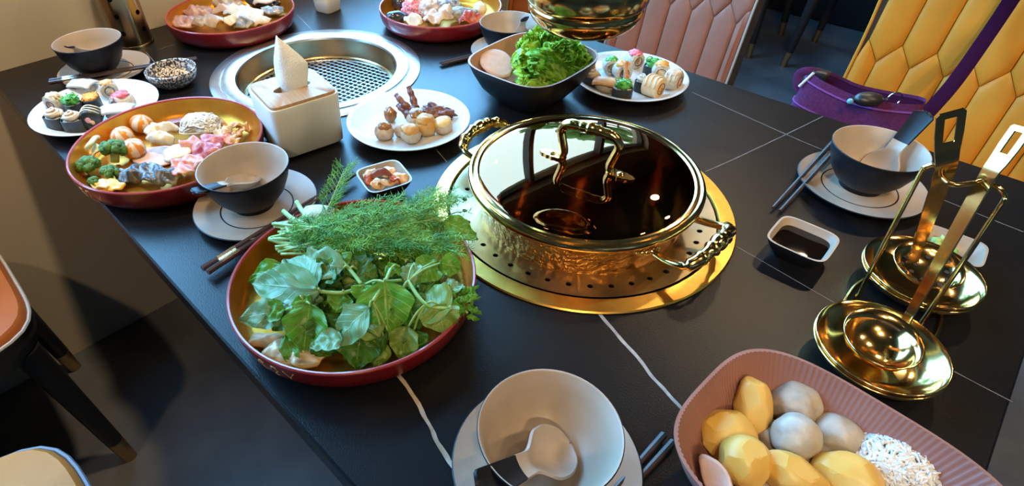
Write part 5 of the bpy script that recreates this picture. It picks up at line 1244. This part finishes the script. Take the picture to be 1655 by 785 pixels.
# sprigs: (label, stem points, leaves (base, tip, half width, tint))
SPR = [
 ('leafy sprig with big pale leaves at the left of the herb tray', [(410, 425, .062), (500, 430, .060), (580, 402, .058), (700, 388, .055)],
  [((420, 425, .064), (165, 395, .046), .026, 0), ((400, 418, .066), (295, 300, .055), .022, 0), ((300, 490, .046), (132, 522, .034), .017, 0), ((405, 432, .060), (240, 450, .044), .022, 0), ((500, 430, .058), (470, 500, .046), .015, 1), ((290, 340, .050), (160, 385, .040), .014, 1)]),
 ('leafy sprig with a broad blue-green leaf under the dill', [(560, 400, .066), (520, 350, .070), (470, 300, .072)],
  [((500, 345, .072), (335, 325, .064), .020, 0), ((480, 290, .076), (500, 350, .070), .014, 1), ((510, 290, .070), (575, 385, .058), .018, 2), ((545, 350, .066), (620, 390, .058), .015, 2), ((470, 340, .070), (400, 400, .058), .020, 2), ((430, 300, .070), (370, 350, .060), .018, 0)]),
 ('leafy sprig with a drooping green leaf at the front of the herb tray', [(372, 420, .056), (368, 470, .052), (330, 500, .050)],
  [((385, 470, .060), (360, 642, .024), .024, 1), ((350, 440, .060), (372, 500, .052), .011, 1), ((300, 575, .032), (338, 702, .016), .010, 1), ((320, 480, .050), (250, 560, .030), .018, 2), ((430, 500, .052), (440, 620, .026), .020, 2), ((300, 490, .052), (215, 500, .042), .013, 1), ((400, 590, .030), (455, 650, .018), .012, 2)]),
 ('leafy sprig with the brightest large leaf in the middle of the herb tray', [(660, 350, .072), (640, 395, .074), (600, 460, .070)],
  [((640, 392, .078), (652, 585, .036), .030, 1), ((588, 480, .072), (456, 618, .034), .019, 0), ((575, 400, .068), (560, 470, .058), .014, 1), ((560, 545, .050), (540, 695, .014), .026, 2), ((650, 560, .040), (480, 660, .014), .022, 2), ((600, 400, .066), (540, 450, .056), .016, 2), ((690, 340, .068), (640, 370, .070), .010, 1), ((640, 600, .030), (600, 690, .014), .012, 3)]),
 ('leafy sprig with olive leaves at the right of the herb tray', [(720, 390, .064), (780, 470, .060), (860, 484, .058)],
  [((868, 488, .060), (735, 440, .052), .024, 3), ((820, 470, .060), (845, 570, .040), .022, 3), ((740, 330, .064), (725, 410, .058), .013, 0), ((820, 320, .060), (740, 395, .056), .018, 1), ((830, 330, .060), (905, 345, .052), .015, 1), ((722, 545, .046), (690, 672, .018), .019, 3), ((740, 560, .040), (760, 640, .022), .014, 2), ((700, 430, .060), (760, 560, .034), .022, 2), ((860, 420, .056), (910, 390, .050), .011, 0)]),
]
for i, (lb, stem, lvs) in enumerate(SPR):
    O = L7(*stem[0]); t = thing('leafy_sprig', lb, 'leafy greens', (O.x, O.y, TZ + GZ), 0, 'leafy green sprigs'); org = V((O.x, O.y, TZ + GZ))
    MB().tube(catmull([L7(*q) - org for q in stem], 8), 0.0022, 8).build('stem', STEMM, t, sharp=None)
    sp_ = [L7(*q) - org for q in stem]
    for k, (b, tp, wd, mt) in enumerate(lvs):
        B = L7(*b); near = min(sp_, key=lambda q: (q + org - B).length)
        if (near + org - B).length < 0.09:
            MB().tube(catmull([near, (near + B - org) / 2 + V((0, 0, 0.004)), B - org], 5), [0.0013] * 11, 6).build('leaf_stalk', STEMM, t, sharp=None)
        rr = random.Random(i * 31 + k); nrm = V((0, 0, 0.75)) + TOCAM * 0.75 + V((rr.gauss(0, 0.22), rr.gauss(0, 0.22), 0))
        leaf(B, L7(*tp), wd, mt, t, org, fold=rr.uniform(0.1, 0.35), curl=rr.uniform(0.05, 0.22), nrm=nrm, seed=i * 7 + k)
# lower layer of darker leaves filling the tray
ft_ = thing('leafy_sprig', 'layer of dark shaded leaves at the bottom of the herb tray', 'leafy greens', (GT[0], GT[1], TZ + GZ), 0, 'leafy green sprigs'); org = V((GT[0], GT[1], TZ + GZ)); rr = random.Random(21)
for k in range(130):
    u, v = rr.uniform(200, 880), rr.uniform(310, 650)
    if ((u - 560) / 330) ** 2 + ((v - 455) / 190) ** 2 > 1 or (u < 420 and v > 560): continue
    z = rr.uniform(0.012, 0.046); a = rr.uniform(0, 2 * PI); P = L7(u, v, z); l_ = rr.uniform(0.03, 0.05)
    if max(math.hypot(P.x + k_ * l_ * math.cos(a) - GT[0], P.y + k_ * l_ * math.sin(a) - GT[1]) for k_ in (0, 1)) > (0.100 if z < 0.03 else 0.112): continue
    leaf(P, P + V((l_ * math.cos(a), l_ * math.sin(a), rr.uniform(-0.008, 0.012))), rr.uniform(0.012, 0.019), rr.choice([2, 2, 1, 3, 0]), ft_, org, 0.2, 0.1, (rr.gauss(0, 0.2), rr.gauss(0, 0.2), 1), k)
# sprig tip over the right rim and the leaf that hangs over the burner ring
O = L7(860, 470, 0.050); t = thing('herb_tip', 'bright green sprig tip with tiny leaves over the right rim of the herb tray', 'leafy greens', O)
MB().tube(catmull([V((0, 0, 0)), L7(890, 475, .052) - O, L7(925, 500, .048) - O], 6), 0.0018, 8).build('stem', STEMM, t, sharp=None)
rr = random.Random(9)
for k in range(26):
    u, v = rr.uniform(850, 930), rr.uniform(420, 525); B = L7(u, v, rr.uniform(.046, .058)); a = rr.uniform(-0.6, 1.2)
    d = (L7(u + 40 * math.cos(a), v + 40 * math.sin(a), 0.05) - L7(u, v, 0.05)).normalized() * rr.uniform(0.010, 0.019)
    leaf(B, B + d + V((0, 0, rr.uniform(-.003, .006))), rr.uniform(0.0025, 0.005), 1, t, V(O), 0.4, 0.1, None, k)
O = L7(845, 185, 0.058); t = thing('basil_leaf', 'single smooth green leaf hanging over the gold burner ring', 'leaf', O)
leaf(O, L7(962, 245, 0.040), 0.016, 1, t, V(O), 0.15, 0.1, None, 5, name='leaf_blade')
MB().tube([L7(800, 175, 0.058) - O, V((0, 0, 0))], 0.0016, 6).build('leaf_stalk', STEMM, t)
# dill bunch
DILLM = M('dill_green', (0.050, 0.22, 0.010), (0.19, 0.44, 0.04), sc_=40, rough=0.45, lo=0.38, hi=0.62)
DILLS = M('dill_stem', (0.26, 0.44, 0.12), (0.40, 0.56, 0.24), sc_=60, rough=0.4)
DO = L7(560, 230, GZ); dill = thing('dill_bunch', 'bunch of feathery green dill lying across the back of the herb tray', 'dill', (DO.x, DO.y, TZ + GZ)); DO = V(dill.location)
rr = random.Random(77); st_mb = MB(); fr_mb = MB()
def thread(mb, a, b, r): mb.tube([a, (a + b) / 2 + V((0, 0, 0.0004)), b], [r, r * 0.85, r * 0.35], 3, caps=False)
def frond(P, d, L_, dep, sidev):
    """feathery frond from P along d"""
    n = max(4, int(L_ / 0.0038)); up_ = V((0, 0, 1)); pr = P
    for i in range(1, n + 1):
        k = i / n; q = P + d * (L_ * k) + up_ * (0.10 * L_ * math.sin(PI * k)) + sidev * (0.06 * L_ * k * k)
        thread(fr_mb, pr, q, 0.0007 * (1 - 0.5 * k)); pr = q
        for s_ in (-1, 1):
            e = (d * rr.uniform(0.5, 1.1) + sidev * s_ * rr.uniform(0.5, 1.1) + up_ * rr.uniform(-0.35, 0.55)).normalized(); l2 = L_ * 0.34 * (1.1 - 0.75 * k) * rr.uniform(0.7, 1.2)
            m_ = q + e * l2; thread(fr_mb, q, m_, 0.00048)
            for j in range(dep):
                f = (e + V((rr.gauss(0, 0.55), rr.gauss(0, 0.55), rr.gauss(0, 0.45)))).normalized(); o = q + e * (l2 * rr.uniform(0.3, 0.95)); thread(fr_mb, o, o + f * rr.uniform(0.004, 0.009), 0.00040)
for k in range(30):
    v0 = rr.uniform(185, 300); u0 = rr.uniform(250, 330); v1 = rr.uniform(100, 320) if k % 4 else rr.uniform(100, 190); u1 = rr.uniform(700, 860)
    hz = 0.040 + 0.034 * math.sin(PI * k / 29) * rr.uniform(0.6, 1.0)
    A, B, C = L7(u0, v0, 0.040 + rr.uniform(0, 0.012)), L7((u0 + u1) / 2, (v0 + v1) / 2, hz + 0.010), L7(u1, v1, hz - 0.006)
    path = catmull([A - DO, B - DO, C - DO], 8); st_mb.tube(path, [0.0017 - 0.0012 * i / len(path) for i in range(len(path))], 6)
    for i in range(2, len(path) - 1):
        d0 = (path[i + 1] - path[i - 1]).normalized(); sd = V((-d0.y, d0.x, 0)).normalized(); s_ = 1 if (i + k) % 2 else -1
        if i < 5 and rr.random() < 0.45: continue
        d1 = (d0 * 1.0 + sd * s_ * rr.uniform(0.15, 0.6) + V((0, 0, rr.uniform(-0.1, 0.35)))).normalized()
        frond(path[i], d1, rr.uniform(0.020, 0.036), 2, V((-d1.y, d1.x, 0)).normalized())
    frond(path[-1], (path[-1] - path[-2]).normalized(), 0.030, 2, V((0, 1, 0)))
# thick cut stems at the left end and the sprig standing up over the chopsticks
for (a, b, c) in (((262, 195, .050), (330, 205, .052), (420, 230, .052)), ((245, 245, .046), (320, 265, .048), (400, 260, .050)), ((270, 278, .042), (330, 280, .046), (400, 270, .048)), ((300, 190, .056), (320, 240, .052), (335, 290, .046)), ((292, 150, .058), (330, 180, .056), (400, 210, .054)), ((338, 118, .060), (365, 160, .056), (420, 210, .054)), ((290, 230, .050), (360, 240, .052), (450, 250, .052))):
    st_mb.tube(catmull([L7(*q) - DO for q in (a, b, c)], 6), 0.0030, 8)
A, B, C = L7(405, 225, .055), L7(450, 130, .075), L7(500, 12, .085); path = catmull([A - DO, B - DO, C - DO], 9); st_mb.tube(path, [0.0013 - 0.0008 * i / len(path) for i in range(len(path))], 6)
for i in range(7, len(path)):
    d0 = (path[min(i + 1, len(path) - 1)] - path[i - 1]).normalized()
    for s_ in (-1, 1):
        sd = (RIGHT * s_).normalized(); frond(path[i], (d0 * 0.9 + sd * 0.7).normalized(), 0.020, 1, sd.cross(d0))
st_mb.build('dill_stems', DILLS, dill, sharp=None)
o = fr_mb.build('dill_fronds', DILLM, dill, sharp=None); o['kind'] = 'stuff'
CEL = M('celery_white', (0.50, 0.56, 0.32), (0.66, 0.68, 0.50), sc_=40, rough=0.4)
food(MB().sheet(lambda u, v: V((0.040 * v, 0.024 * (u - 0.5) * (1 - 0.3 * v), 0.006 - 12 * 0.0008 * (2 * u - 1) ** 2 + 0.004 * math.sin(3 * v))), 10, 12, 0.004), 'celery_piece', CEL, L7(375, 160, 0.050), 'pale celery piece behind the dill stems', 'celery', (0, -0.1, 0.5))
